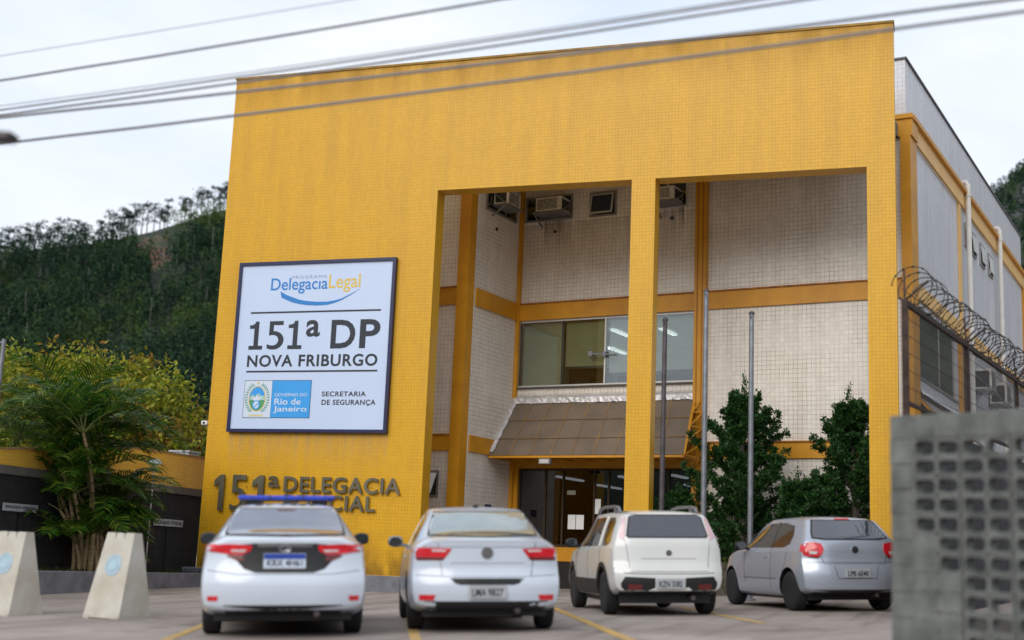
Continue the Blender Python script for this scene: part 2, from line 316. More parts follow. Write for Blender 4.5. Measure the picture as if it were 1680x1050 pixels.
# ------------------------------------------------------------------ yellow entrance screen (portal)
ent = thing('entrance_screen', 'freestanding yellow tiled screen wall with two tall openings in front of the building', 'screen wall')
T = .449
p = MB()
X0, X1, HH, OH = 0, 15.71, 12.348, 9.211
p.box(X0, 5.55, 0, T, .40, OH); p.box(10.141, 10.671, 0, T, .3, OH); p.box(15.141, X1, 0, T, .3, OH); p.box(X0, X1, 0, T, OH, HH)
p.build('wall', M['ytile'], ent)
box_obj('coping', mat('dark_coping', (.33, .19, .03), .7, var=.4, scale=3), ent, X0-.02, X1+.02, -.03, T+.03, HH, HH+.05)
box_obj('plinth', M['concrete'], ent, -.25, 5.6, -.22, T+.1, -.15, .42, bevel=.015)

def digit(ch, x0, x1, z0, z1, y, name, m, parent, depth, base=True):
    """bold sans numerals drawn as outlines"""
    if ch == '1':
        P = [(.04, 0), (.62, 0), (.62, .135), (.43, .135), (.43, 1), (.29, 1), (.25, .915), (.16, .875), (.04, .865), (.04, .745), (.24, .745), (.24, .135), (.04, .135)] if base else \
            [(.22, 0), (.43, 0), (.43, 1), (.27, 1), (.02, .84), (.02, .65), (.22, .77)]
        wd = .66 if base else .45
    else:
        P = [(.08, 1), (.60, 1), (.60, .86), (.24, .86), (.24, .64)]+[(.27+.37*math.cos(t), .32+.325*math.sin(t)) for t in np.linspace(1.55, -1.57, 18)]+[(.14, .005), (.02, .04), (.02, .19), (.13, .145)]
        P += [(.24+.20*math.cos(t), .325+.185*math.sin(t)) for t in np.linspace(-1.57, 1.65, 16)]+[(.15, .505), (.08, .485)]; wd = .66
    P = [(x0+a/wd*(x1-x0), z0+b*(z1-z0)) for a, b in P]
    return MB().prism(P, y, y-depth, 'y').build(name, m, parent)
def stain_mat(name, c, strength, sx=6.0, sz=.5, down=True):
    """dried dirt: patchy, fading with distance from where the water starts"""
    m, t, b = new_mat(name); l = t.links.new; b.inputs['Base Color'].default_value = (*c, 1); b.inputs['Roughness'].default_value = .8; b.inputs['Specular IOR Level'].default_value = .2
    tcn = t.nodes.new('ShaderNodeTexCoord'); mpn = t.nodes.new('ShaderNodeMapping'); mpn.inputs['Scale'].default_value = (sx, sx, sz); l(tcn.outputs['Object'], mpn.inputs['Vector'])
    n = t.nodes.new('ShaderNodeTexNoise'); n.inputs['Scale'].default_value = 1; n.inputs['Detail'].default_value = 7; n.inputs['Roughness'].default_value = .62; l(mpn.outputs[0], n.inputs['Vector'])
    sp = t.nodes.new('ShaderNodeSeparateXYZ'); l(tcn.outputs['Generated'], sp.inputs[0])
    r = t.nodes.new('ShaderNodeMapRange'); r.inputs[1].default_value = .36; r.inputs[2].default_value = .72; l(n.outputs['Fac'], r.inputs[0])
    g = t.nodes.new('ShaderNodeMath'); g.operation = 'POWER'; g.inputs[1].default_value = 1.5
    if down: l(sp.outputs['Z'], g.inputs[0])
    else:
        iv = t.nodes.new('ShaderNodeMath'); iv.operation = 'SUBTRACT'; iv.inputs[0].default_value = 1; l(sp.outputs['Z'], iv.inputs[1]); l(iv.outputs[0], g.inputs[0])
    a = t.nodes.new('ShaderNodeMath'); a.operation = 'MULTIPLY'; l(r.outputs[0], a.inputs[0]); l(g.outputs[0], a.inputs[1])
    a2 = t.nodes.new('ShaderNodeMath'); a2.operation = 'MULTIPLY'; a2.inputs[1].default_value = strength; a2.use_clamp = True; l(a.outputs[0], a2.inputs[0]); l(a2.outputs[0], b.inputs['Alpha']); return m
def stain(name, m, parent, x0, x1, y, z0, z1):
    """a film of dirt 3 mm proud of a wall facing -y"""
    return MB().add([(x0, y, z0), (x1, y, z0), (x1, y, z1), (x0, y, z1)], [(0, 1, 2, 3)]).build(name, m, parent)
S1 = stain_mat('top_grime', (.30, .16, .03), .55, 1.1, .25); S2 = stain_mat('splash_grime', (.14, .085, .03), .8, 2.0, 1.2, False); S3 = stain_mat('pale_runs', (.62, .48, .26), .55, 7.0, .3)
stain('rain_streaks', S1, ent, 0, 15.71, -.003, 11.2, 12.34); stain('splash_marks', S2, ent, 0, 5.54, -.003, .43, 1.5)
stain('pale_streaks', S3, ent, .6, 4.65, -.004, 2.62, 3.55)
# ------------------------------------------------------------------ large sign panel
sg = thing('police_sign', 'large white square sign in a navy frame with black 151ª DP lettering', 'sign', (2.6, -.01, 3.5))
SX, SZ = 2.6, 3.5
def srel(x0, x1, z0, z1): return x0-SX, x1-SX, z0-SZ, z1-SZ
sx0, sx1, sz0, sz1 = .58, 4.655, 3.564, 7.628
f = MB(); w = .075
f.box(*srel(sx0, sx1, 0, 0)[:2], -.12, 0, sz0-SZ, sz0+w-SZ); f.box(*srel(sx0, sx1, 0, 0)[:2], -.12, 0, sz1-w-SZ, sz1-SZ)
f.box(sx0-SX, sx0+w-SX, -.12, 0, sz0+w-SZ, sz1-w-SZ); f.box(sx1-w-SX, sx1-SX, -.12, 0, sz0+w-SZ, sz1-w-SZ)
f.build('frame', M['navy'], sg)
fa = box_obj('panel', M['sign'], sg, sx0+w-SX, sx1-w-SX, -.075, -.002, sz0+w-SZ, sz1-w-SZ)
YF = -.0755
def st(s, b, m, name='lettering', **k): return text(s, *srel(*b), YF, name, m, sg, depth=.004, **k)
st('PROGRAMA', (1.996, 2.903, 7.20, 7.275), M['lilac'], space=1.25)
st('Delegacıa', (1.451, 2.938, 6.84, 7.225), M['blue'], bold=.008)
st('Legal', (2.965, 3.775, 6.845, 7.275), M['gold'], bold=.008)
for ch, a, b_ in (('1', .947, 1.36), ('5', 1.44, 1.90), ('1', 1.975, 2.39)): digit(ch, a-SX, b_-SX, 5.515-SZ, 6.19-SZ, YF, 'numeral', M['ink'], sg, .004)
st('a', (2.46, 2.82, 5.80, 6.20), M['ink'], bold=.02); st('D', (3.108, 3.73, 5.515, 6.19), M['ink'], bold=.022); st('P', (3.84, 4.352, 5.515, 6.19), M['ink'], bold=.022)
st('NOVA FRIBURGO', (.968, 4.325, 5.10, 5.385), M['ink'], bold=.024, space=1.1)
st('SECRETARIA', (2.98, 4.088, 4.40, 4.515), M['ink'], bold=.02, space=1.1); st('DE SEGURANÇA', (2.986, 4.342, 4.175, 4.325), M['ink'], bold=.02, space=1.1)
def flat(poly, d, name, m, lo=-.0755):
    return MB().prism([(x-SX, z-SZ) for x, z in poly], lo, lo-d, 'y').build(name, m, sg)
for zc in (6.40, 4.99): flat([(.966, zc-.02), (4.337, zc-.02), (4.337, zc+.02), (.966, zc+.02)], .004, 'rule', M['ink'])
swo = [(1.711, 6.906), (1.751, 6.755), (1.9, 6.69), (2.052, 6.631), (2.23, 6.588), (2.419, 6.559), (2.69, 6.541), (2.957, 6.551), (3.13, 6.59), (3.305, 6.649), (3.56, 6.782), (3.779, 6.915),
       (3.558, 6.806), (3.302, 6.69), (3.13, 6.652), (2.951, 6.63), (2.683, 6.632), (2.412, 6.658), (2.2, 6.70), (2.042, 6.756), (1.87, 6.82)]
flat(swo, .004, 'swoosh', M['blue'])
flat([(.955, 3.895), (2.70, 3.895), (2.70, 4.782), (.955, 4.782)], .003, 'emblem_border', M['ink'])
flat([(.967, 3.907), (1.683, 3.907), (1.683, 4.77), (.967, 4.77)], .007, 'emblem_ground', M['signwhite'])
flat([(1.69, 3.907), (2.688, 3.907), (2.688, 4.77), (1.69, 4.77)], .007, 'emblem_field', M['sky'])
for s_, b_, bo in (('GOVERNO DO', (1.765, 2.611, 4.40, 4.475), .004), ('Rio de', (1.772, 2.456, 4.205, 4.355), .012), ('Janeiro', (1.76, 2.621, 4.005, 4.175), .012)):
    text(s_, *srel(*b_), -.0825, 'emblem_lettering', M['signwhite'], sg, depth=.004, bold=bo)
def ell(cx, cz, a, b, n=28, t0=0, t1=2*math.pi): return [(cx+a*math.cos(t0+(t1-t0)*i/n), cz+b*math.sin(t0+(t1-t0)*i/n)) for i in range(n if t1-t0 > 6.2 else n+1)]
ox, oz = 1.31, 4.35
flat(ell(ox, oz, .225, .30), .009, 'crest_rim', M['gold']); flat(ell(ox, oz, .205, .28), .011, 'crest_sky', M['sky'])
flat([(ox-.2, oz+.02), (ox-.12, oz+.10), (ox-.05, oz+.05), (ox+.03, oz+.13), (ox+.12, oz+.05), (ox+.2, oz+.08), (ox+.2, oz-.05), (ox-.2, oz-.05)], .013, 'crest_hills', mat('pale_green', (.36, .55, .45), .5))
flat(ell(ox, oz, .205, .28, 20, math.pi+.15, 2*math.pi-.15), .013, 'crest_field', M['green'])
flat([(ox-.16, oz+.04), (ox-.05, oz+.02), (ox, oz+.10), (ox+.03, oz+.02), (ox+.15, oz+.07), (ox+.06, oz-.05), (ox, oz-.10), (ox-.07, oz-.05)], .016, 'crest_eagle', M['signwhite'])
flat(ell(ox-.01, oz-.15, .095, .11), .018, 'crest_shield', M['sky']); flat(ell(ox-.01, oz-.15, .07, .085), .020, 'crest_shield_disc', M['signwhite'])
flat([(ox-.07, oz-.20), (ox+.04, oz-.10), (ox+.055, oz-.12), (ox-.05, oz-.22)], .022, 'crest_shield_band', M['sky'])
for sgn in (-1, 1):
    wr = MB()
    for i in range(13):
        t = -1.1+2.25*i/12; cx, cz = ox-SX+sgn*.29*math.cos(t*.95), oz-SZ+.34*math.sin(t); a = t+sgn*0+1.5
        for k in (-1, 1):
            an = (1.57+(t*.5+k*.8)*1) if sgn > 0 else (1.57-(t*.5+k*.8))
            dx, dz = .055*math.cos(an), .055*math.sin(an)
            wr.prism([(cx, cz), (cx+dx*.5-dz*.25, cz+dz*.5+dx*.25), (cx+dx, cz+dz), (cx+dx*.5+dz*.25, cz+dz*.5-dx*.25)], -.0755, -.0885, 'y')
    wr.build('wreath', M['green'], sg)
flat([(ox-.2, oz-.37), (ox+.2, oz-.37), (ox+.17, oz-.42), (ox-.17, oz-.42)], .009, 'crest_ribbon', mat('ribbon_yellow', (.68, .62, .36), .5))
flat([(ox+.04*math.sin(i*math.pi/5)*(1 if i % 2 == 0 else .42), oz+.37+.04*math.cos(i*math.pi/5)*(1 if i % 2 == 0 else .42)) for i in range(10)], .010, 'crest_star', M['gold'])

# ------------------------------------------------------------------ metal lettering on the wall
wl = thing('wall_lettering', 'raised bronze metal letters 151ª DELEGACIA POLICIAL on the yellow wall', 'lettering', (2.6, -.001, 1.8))
for ch, a, b_ in (('1', .34, .62), ('5', .78, 1.22), ('1', 1.34, 1.66)): digit(ch, a-2.6, b_-2.6, 1.74-1.8, 2.57-1.8, -.045, 'letters', M['bronze'], wl, .035, False)
for s_, b_, bo in (('a', (1.76, 2.03, 2.30, 2.56), .015), ('DELEGACIA', (2.16, 5.06, 2.20, 2.56), .018), ('POLICIAL', (2.18, 4.47, 1.80, 2.15), .018)):
    text(s_, b_[0]-2.6, b_[1]-2.6, b_[2]-1.8, b_[3]-1.8, -.045, 'letters', M['bronze'], wl, depth=.035, bold=bo, space=1.08)
pins = MB()
for x in np.linspace(.6, 4.9, 16): pins.tube([(x-2.6, .001, .55 if x > 2.1 else .5), (x-2.6, -.05, .55 if x > 2.1 else .5)], .008, 5)
pins.build('mounting_pins', M['bronze'], wl)
sc_ = thing('security_camera', 'small white security camera at the left edge of the yellow screen', 'camera', (-.07, .1, 3.74))
MB().tube([(.08, 0, -.03), (-.02, -.02, -.03)], .018, 6).build('bracket', M['pipe'], sc_); box_obj('housing', M['white'], sc_, -.09, .07, -.16, .06, -.01, .09, bevel=.015)
box_obj('lens', M['black'], sc_, -.04, .02, -.168, -.159, .015, .065)

# ------------------------------------------------------------------ police station building (t, b, z frame)
TH = -.1887*1.0
ROT = TH
KB = 1.065                               # metres per drawing unit of the station
BLD0 = Vector((-1.0814, 1.7551, -.0486))
bld = thing('police_station', 'two storey white tiled police station with yellow beams behind the yellow screen', 'building', BLD0, ROT); bld.scale = (KB,)*3
ct, stn = math.cos(TH), math.sin(TH)
def W(t, b, z): return Vector((t*ct-b*stn, t*stn+b*ct, z))*KB+BLD0
BF = 3.9
B = lambda name, m, *b, parent=None, bevel=0: box_obj(name, m, parent or bld, *b, bevel=bevel)
# walls
wall = MB()
wall.box(6.1, 15.49, BF, BF+.2, 7.03, 10.12)                              # upper front
wall.box(10.72, 15.49, BF, BF+.2, -.3, 7.03)                              # right bay
wall.box(6.1, 10.72, BF, BF+.2, 3.62, 4.97)                               # under the ribbon window
wall.box(5.9, 6.1, 1.8, BF+.2, -.3, 10.12)                                # wing side
wall.box(.6, 5.9, 1.6, 1.8, -.3, 10.12)                                   # wing front
wall.build('front_wall', M['wtile'], bld)
sw = MB(); sw.box(15.29, 15.49, BF+.2, 20.3, -.3, 10.12); sw.box(.6, .8, 1.8, 20.3, -.3, 10.12); sw.box(.8, 15.29, 20.1, 20.3, -.3, 10.12)
sw.build('side_wall', M['gtile'], bld)
pr_ = MB(); pr_.box(.7, 15.45, BF+.03, BF+.18, 10.57, 11.9); pr_.box(15.30, 15.45, BF+.18, 20.3, 10.57, 11.9); pr_.box(.7, .85, BF+.18, 20.3, 10.57, 11.9); pr_.box(.85, 15.3, 20.15, 20.3, 10.57, 11.9)
pr_.build('parapet', M['gtile'], bld)
cp = MB(); cp.box(.66, 15.49, BF-.01, BF+.22, 11.9, 11.94); cp.box(15.27, 15.49, BF+.22, 20.34, 11.9, 11.94); cp.build('parapet_cap', M['foilgrey'], bld)
B('roof', M['concrete'], .85, 15.3, 1.8, 20.1, 10.12, 10.4)
# yellow beams
edge = mat('rusted_beam_edge', (.33, .11, .012), .7, var=.5, scale=5)
for z0, z1 in ((3.25, 3.62), (6.61, 7.03)):
    for bx_, fx_ in (((6.19, 10.74, BF-.05, BF+.25), (6.19, 10.74, BF-.075, BF-.05)), ((11.01, 15.35, BF-.05, BF-.003), (11.01, 15.35, BF-.075, BF-.05)), ((6.103, 6.15, 1.86, BF-.11), None), ((.6, 5.81, 1.55, 1.597), (.6, 5.81, 1.525, 1.55))):
        bo_ = B('beam', M['ypaint'], *bx_, z0, z1)
        if fx_: B('flashing', edge, *fx_, z1-.03, z1+.004, parent=bo_)
sbm = MB(); sbm.box(15.493, 15.55, 4.42, 20.2, 6.70, 7.03); sbm.box(15.493, 15.55, 4.42, 20.2, 3.3, 3.62)
sbm.box(15.493, 15.56, 4.42, 20.25, 10.12, 10.5); sbm.build('side_beam', M['ypale'], bld)
cn = MB(); cn.box(6.1, 15.62, BF-.14, BF+.02, 10.5, 10.6); cn.box(15.46, 15.64, BF+.02, 20.3, 10.5, 10.6); cn.box(11.0, 15.6, BF-.10, BF-.002, 10.12, 10.5); cn.box(15.49, 15.60, BF-.002, 4.4, 10.12, 10.5)
cn.box(6.1, 11.0, BF-.10, BF-.002, 10.12, 10.5)
cn.build('cornice', M['ypaint'], bld)
# yellow columns
B('column', M['ypaint'], 5.81, 6.10, 1.50, 1.797, -.3, 10.12); B('column', M['ypaint'], 10.74, 11.01, BF-.16, BF-.003, -.3, 10.12)
c3 = MB(); c3.box(6.103, 6.19, BF-.10, BF-.003, -.3, 10.12); c3.build('column', M['ypaint'], bld)
B('column', M['ypaint'], 15.35, 15.56, BF-.10, 4.42, -.3, 10.12)
B('column', M['ypaint'], 15.493, 15.56, 9.0, 9.57, 3.7, 6.7); B('column', M['ypale'], 15.493, 15.53, 9.3, 9.6, 7.03, 10.12); B('column', M['ypaint'], 15.493, 15.56, 19.9, 20.3, 7.03, 10.12)
grv = MB(); grv.box(10.80, 10.83, BF-.167, BF-.161, 0, 10.1); grv.box(10.92, 10.95, BF-.167, BF-.161, 0, 10.1); grv.build('column_seam', mat('rusted_seam', (.38, .15, .012), .7), bld)

def window(t0, t1, z0, z1, b, fw=.05, mullions=(), m='wframe', glass='glass', parent=bld, back=True, name='window', open_sash=False):
    """frame proud of the wall plane b (facing -b), pane and dark room behind it"""
    f_ = MB(); d0, d1 = b-.03, b-.002
    f_.box(t0, t1, d0, d1, z0, z0+fw); f_.box(t0, t1, d0, d1, z1-fw, z1); f_.box(t0, t0+fw, d0, d1, z0+fw, z1-fw); f_.box(t1-fw, t1, d0, d1, z0+fw, z1-fw)
    for q in mullions: f_.box(q-.02, q+.02, d0, d1, z0+fw, z1-fw)
    o = f_.build(name, M[m], parent)
    if back: MB().box(t0+fw, t1-fw, b-.006, b-.003, z0+fw, z1-fw).build('dark_room', M['dark'], o)
    MB().box(t0+fw, t1-fw, b-.016, b-.010, z0+fw, z1-fw).build('pane', M[glass], o)
    return o
wA = window(6.22, 7.52, 9.07, 9.70, BF, mullions=(6.66,)); wB = window(7.97, 8.68, 9.05, 9.66, BF, fw=.045)
# tilted sash of the small awning window
s_ = MB(); s_.hexa([(8.03, BF-.15, 9.10), (8.62, BF-.15, 9.10), (8.62, BF-.12, 9.10), (8.03, BF-.12, 9.10), (8.03, BF-.06, 9.60), (8.62, BF-.06, 9.60), (8.62, BF-.035, 9.60), (8.03, BF-.035, 9.60)]); s_.build('sash', M['lframe'], wB)
s2 = MB(); s2.hexa([(8.07, BF-.155, 9.14), (8.58, BF-.155, 9.14), (8.58, BF-.15, 9.14), (8.07, BF-.15, 9.14), (8.07, BF-.072, 9.56), (8.58, BF-.072, 9.56), (8.58, BF-.066, 9.56), (8.07, BF-.066, 9.56)]); s2.build('pane', M['carglass'], wB)
wC = window(9.68, 10.5, 9.07, 9.75, BF, mullions=(10.0,), m='lframe')
# wing-front window with open sash
wD = window(4.7, 5.53, 2.2, 2.80, 1.6, fw=.05)
s3 = MB(); s3.hexa([(4.75, 1.30, 2.27), (5.49, 1.30, 2.27), (5.49, 1.33, 2.27), (4.75, 1.33, 2.27), (4.75, 1.54, 2.74), (5.49, 1.54, 2.74), (5.49, 1.565, 2.74), (4.75, 1.565, 2.74)]); s3.build('sash', M['lframe'], wD)
# wing-side window (plane t = 6.1, looking +t)
wf = MB(); t0 = 6.103
for a in ((2.15, 3.62, 9.0, 9.05), (2.15, 3.62, 9.70, 9.75), (2.15, 2.2, 9.05, 9.7), (3.57, 3.62, 9.05, 9.7), (3.05, 3.09, 9.05, 9.7)): wf.box(t0, t0+.03, *a)
wE = wf.build('window', M['wframe'], bld); MB().box(t0, t0+.005, 2.2, 3.57, 9.05, 9.70).build('dark_room', M['dark'], wE); MB().box(t0+.012, t0+.018, 2.2, 3.57, 9.05, 9.70).build('pane', M['glass'], wE)
# ribbon window, first floor
rw = MB(); zt, zb = 6.61, 4.97
rw.box(6.19, 10.74, BF+.02, BF+.08, zt-.05, zt); rw.box(6.19, 10.74, BF+.02, BF+.08, zb+.003, zb+.05)
rib = rw.build('ribbon_window', M['lframe'], bld)
MB().box(8.45, 8.49, BF+.02, BF+.08, zb+.05, zt-.05).build('mullion', M['lframe'], rib); MB().box(7.325, 7.345, BF+.02, BF+.07, zb+.05, zt-.05).build('mullion', M['black'], rib)
for a, b_ in ((6.19, 7.325), (7.345, 8.45), (8.49, 10.74)): MB().box(a, b_, BF+.04, BF+.048, zb+.05, zt-.05).build('pane', M['glass'], rib)
MB().box(6.15, 10.74, BF-.06, BF+.02, zb-.035, zb+.003).build('sill', mat('sill_stone', (.09, .075, .06), .6), rib)
h_ = MB(); h_.bar((8.1, BF-.02, 5.72), (8.75, BF-.02, 5.68), .05, .03); h_.box(8.06, 8.16, BF-.04, BF+.03, 5.66, 5.78); h_.box(8.44, 8.52, BF-.05, BF+.03, 5.64, 5.76); h_.build('latch', M['greysteel'], rib)
def blind(t0, t1, z0, z1, m):
    bl = MB(); n = int((z1-z0)/.028)
    for i in range(n):
        z = z1-(i+1)*(z1-z0)/n; bl.add([(t0, BF+.16, z), (t1, BF+.16, z), (t1, BF+.178, z+.026), (t0, BF+.178, z+.026)], [(0, 1, 2, 3)])
    return bl.build('blind', M[m], rib)
blind(6.22, 7.30, 5.02, 6.55, 'blind'); blind(7.37, 8.42, 5.47, 6.55, 'blind'); blind(8.52, 9.9, 5.28, 6.55, 'blindg'); blind(9.95, 10.7, 5.30, 6.55, 'blindg')
bx = thing('plastic_crate', 'black plastic basket standing behind the first floor window', 'crate', W(7.80, BF+.30, 5.0), ROT)
cb = MB(); cb.box(-.21, .21, -.13, .13, 0, .015)
for z in (.05, .11, .17): cb.box(-.22, .22, -.14, -.13, z, z+.03); cb.box(-.22, .22, .13, .14, z, z+.03); cb.box(-.22, -.21, -.13, .13, z, z+.03); cb.box(.21, .22, -.13, .13, z, z+.03)
for q in np.linspace(-.21, .19, 9): cb.box(q, q+.02, -.139, -.131, .016, .20); cb.box(q, q+.02, .131, .139, .016, .20)
cb.build('basket', M['black'], bx)
rm = MB(); rm.box(6.12, 10.9, 9.0, 9.1, 3.62, 6.6); rm.box(6.12, 10.9, BF+.26, 9.0, 3.45, 3.62); rm.box(6.12, 10.9, BF+.27, 9.0, 6.62, 6.7); rm.box(6.10, 6.12, BF+.25, 9.0, 3.62, 6.6); rm.box(10.88, 10.92, BF+.25, 9.0, 3.62, 6.6)
rm.build('upper_room', M['cream'], bld)
ib = MB(); ib.box(7.35, 8.4, BF+.42, BF+.6, 3.7, 5.45); ib.box(8.6, 10.6, BF+.5, BF+1.1, 3.7, 5.24); ib.build('office_cupboard', M['dark'], bld)
LT = emit_mat('fluorescent_tube', (.85, .93, 1.0), 5.0)
for t_, b_, l_ in ((7.9, 5.4, .9), (6.70, 7.85, .95), (9.1, 5.6, .9)): MB().box(t_, t_+.12, b_, b_+l_, 6.555, 6.60).build('ceiling_light', LT, bld)
# ground-floor entrance
en = MB(); zt = 3.04
en.box(6.29, 10.74, BF+.05, BF+.12, zt-.05, zt)
for q in (6.29, 6.98, 7.45, 8.26, 8.62, 9.4, 10.1, 10.68): en.box(q, q+.045, BF+.05, BF+.12, 1.28, zt-.05)
en.box(6.29, 10.74, BF+.05, BF+.12, 1.22, 1.28)
ent_w = en.build('entrance_glazing', M['darkbrown'], bld); MB().box(6.30, 10.73, BF+.08, BF+.088, 1.28, zt-.05).build('pane', M['dglass'], ent_w)
MB().box(6.19, 10.74, BF-.02, BF+.15, .9, 1.22).build('yellow_rail', M['ypaint'], ent_w); MB().box(6.19, 10.74, BF, BF+.15, -.3, .9).build('base_wall', M['dark'], ent_w)
MB().box(6.103, 6.29, BF-.02, BF+.15, -.3, 3.25).build('jamb', M['ypaint'], ent_w); MB().box(6.29, 10.74, BF-.02, BF+.15, 3.04, 3.25).build('head', M['ypaint'], ent_w)
for a in ((7.62, 7.815, 1.64, 1.97), (7.83, 8.03, 1.64, 1.97), (8.27, 8.45, 2.0, 2.34)):
    MB().box(a[0], a[1], BF+.066, BF+.070, a[2], a[3]).build('notice', M['white'], ent_w)
MB().box(7.58, 7.8, BF+.066, BF+.070, 2.43, 2.53).build('notice', M['cream'], ent_w)
rm = MB(); rm.box(1.2, 14.8, 13.0, 13.1, .2, 3.1); rm.box(1.2, 14.8, BF+.25, 13.0, .1, .2); rm.box(1.2, 14.8, BF+.25, 13.0, 3.1, 3.2); rm.box(1.1, 1.2, BF+.25, 13, .2, 3.1); rm.box(14.8, 14.9, BF+.25, 13, .2, 3.1)
rm.build('lobby', M['darkbrown'], bld)
LT2 = emit_mat('lobby_tube', (.8, .9, 1.0), 2.6)
for t_, b_, l_ in ((5.82, 6.75, 1.5), (5.55, 9.6, 1.7), (7.65, 6.6, .5), (9.25, 6.2, .9), (8.3, 9.4, 1.2)): MB().box(t_, t_+.10, b_, b_+l_, 3.04, 3.09).build('ceiling_light', LT2, bld)
fl = MB().box(7.52, 7.80, 2.60, 2.72, 3.03, 3.15).build('floodlight', M['wframe'], bld); MB().box(7.55, 7.77, 2.594, 2.6, 3.05, 3.13).build('lens', M['lframe'], fl)
MB().box(6.103, 6.112, 2.72, 3.0, 1.95, 2.12).build('blue_notice', M['navy'], bld)
# canopy over the entrance
can = MB(); zT, zB, bT, bB, tL, tR = 4.60, 3.23, BF-.07, 2.72, 6.16, 10.95
def cpt(t, s, off=0): # s 0 top .. 1 bottom, off along the outward normal
    n = Vector((0, -(zT-zB), -(bB-bT)*-1)).normalized(); n = Vector((0, -(zT-zB), (bT-bB))).normalized()
    q = Vector((t, bT+(bB-bT)*s, zT+(zB-zT)*s)); return q+n*off
can.hexa([cpt(tL, 1, 0), cpt(tR, 1, 0), cpt(tR, 1, .012), cpt(tL, 1, .012), cpt(tL, 0, 0), cpt(10.73, 0, 0), cpt(10.73, 0, .012), cpt(tL, 0, .012)])
canopy = can.build('canopy', M['canopy'], bld)
ribs = MB(); n = 9
for i in range(n+1):
    t = tL+(tR-tL)*i/n; tt = tL+(10.73-tL)*i/n; ribs.bar(cpt(tt, 0, .02), cpt(t, 1, .02), .022, .014)
for s_ in (.36, .70): ribs.bar(cpt(tL, s_, .028), cpt(10.73+.22*s_, s_, .028), .022, .012)
ribs.build('canopy_rib', mat('faded_yellow_rib', (.36, .20, .06), .6, var=.5, scale=2.5, c2=(.16, .105, .06)), canopy)
tr = MB(); tr.bar((tL, bB, zB-.03), (tR, bB, zB-.03), .05)
for i in range(n+1):
    t = tL+(tR-tL)*i/n; tr.bar((t, bB, zB-.03), (t, BF-.08, zB-.03), .035)
    if i < n: tr.bar((t, bB+.03, zB-.02), (t+(tR-tL)/n, BF-.3, zB-.02), .025)
for i in range(4):
    a, b_ = i/4, (i+1)/4
    tr.bar((tR+.02, BF-.1, zT-(zT-zB)*a), tuple(Vector(cpt(10.75+.22*b_, b_))), .03); tr.bar(tuple(Vector(cpt(10.75+.22*b_, b_))), (tR+.02, BF-.1, zT-(zT-zB)*b_), .03)
tr.bar(tuple(Vector(cpt(10.77, 0))), tuple(Vector(cpt(tR+.02, 1))), .04); tr.build('canopy_truss', M['ypaint'], canopy)
fo = MB()
def crinkle(pts, w, h, seed):
    r_ = random.Random(seed); V = []; F = []
    for i, q in enumerate(pts):
        for j in range(5):
            V.append(Vector(q)+Vector(w)*(j/4-.5)+Vector(h)*(1-abs(j/2-1)*.9)+Vector((r_.uniform(-.008, .008), r_.uniform(-.010, .010), r_.uniform(-.010, .010))))
    for i in range(len(pts)-1):
        for j in range(4): F.append((i*5+j, i*5+j+1, i*5+j+6, i*5+j+5))
    fo.add(V, F)
crinkle([(6.12+(10.78-6.12)*i/60, BF-.10, 4.66) for i in range(61)], (0, -.10, -.2), (0, -.03, .03), 3)
crinkle([tuple(Vector(cpt(6.17, s_/24, .03))) for s_ in range(24)], (.14, 0, 0), (0, -.02, .03), 4)
fo.build('foil_flashing', M['foil'], canopy)
# right side: window, awning, small windows, downpipes
swf = MB(); q0 = 15.493
for a in ((4.42, 8.9, 5.0, 5.05), (4.42, 8.9, 6.50, 6.56), (4.42, 4.47, 5.05, 6.5), (8.2, 8.28, 5.05, 6.5), (6.6, 6.63, 5.05, 6.5)): swf.box(q0, q0+.03, *a)
swo_ = swf.build('side_window', M['wframe'], bld); MB().box(q0, q0+.005, 4.47, 8.2, 5.05, 6.5).build('dark_room', mat('dim_room', (.05, .055, .05), .8, var=.5, scale=.8), swo_); MB().box(q0+.012, q0+.018, 4.47, 8.2, 5.05, 6.5).build('pane', M['glass'], swo_)
aw = MB(); aw.hexa([(16.05, 4.5, 3.95), (16.05, 9, 3.95), (16.05, 9, 3.99), (16.05, 4.5, 3.99), (q0, 4.5, 4.60), (q0, 9, 4.60), (q0, 9, 4.64), (q0, 4.5, 4.64)])
awn = aw.build('side_awning', M['canopy'], bld)
a2 = MB()
for b_ in (4.5, 6, 7.5, 9): a2.bar((q0, b_, 3.9), (16.05, b_, 3.93), .05); a2.bar((q0+.02, b_, 4.55), (16.05, b_, 3.93), .05); a2.bar((q0, b_, 4.0), (15.8, b_, 4.2), .04)
a2.build('awning_truss', M['ypaint'], awn)
fo = MB(); crinkle([(q0+.05, 4.45+4.6*i/50, 4.70) for i in range(51)], (.14, 0, -.14), (0, 0, .05), 8); fo.build('foil_flashing', M['foil'], awn)
for b0, b1 in ((10.15, 10.75), (11.05, 11.75), (12.35, 13.05), (13.6, 14.3)):
    k = MB()
    for a in ((b0, b1, 9.2, 9.25), (b0, b1, 9.76, 9.81), (b0, b0+.05, 9.25, 9.76), (b1-.05, b1, 9.25, 9.76)): k.box(q0, q0+.035, *a)
    o = k.build('small_window', M['wframe'], bld); MB().box(q0, q0+.006, b0+.05, b1-.05, 9.25, 9.76).build('pane', M['carglass'], o)
    k = MB(); k.hexa([(q0+.10, b0+.06, 9.27), (q0+.10, b1-.06, 9.27), (q0+.08, b1-.06, 9.27), (q0+.08, b0+.06, 9.27), (q0+.05, b0+.06, 9.74), (q0+.05, b1-.06, 9.74), (q0+.03, b1-.06, 9.74), (q0+.03, b0+.06, 9.74)]); k.build('sash', M['lframe'], o)
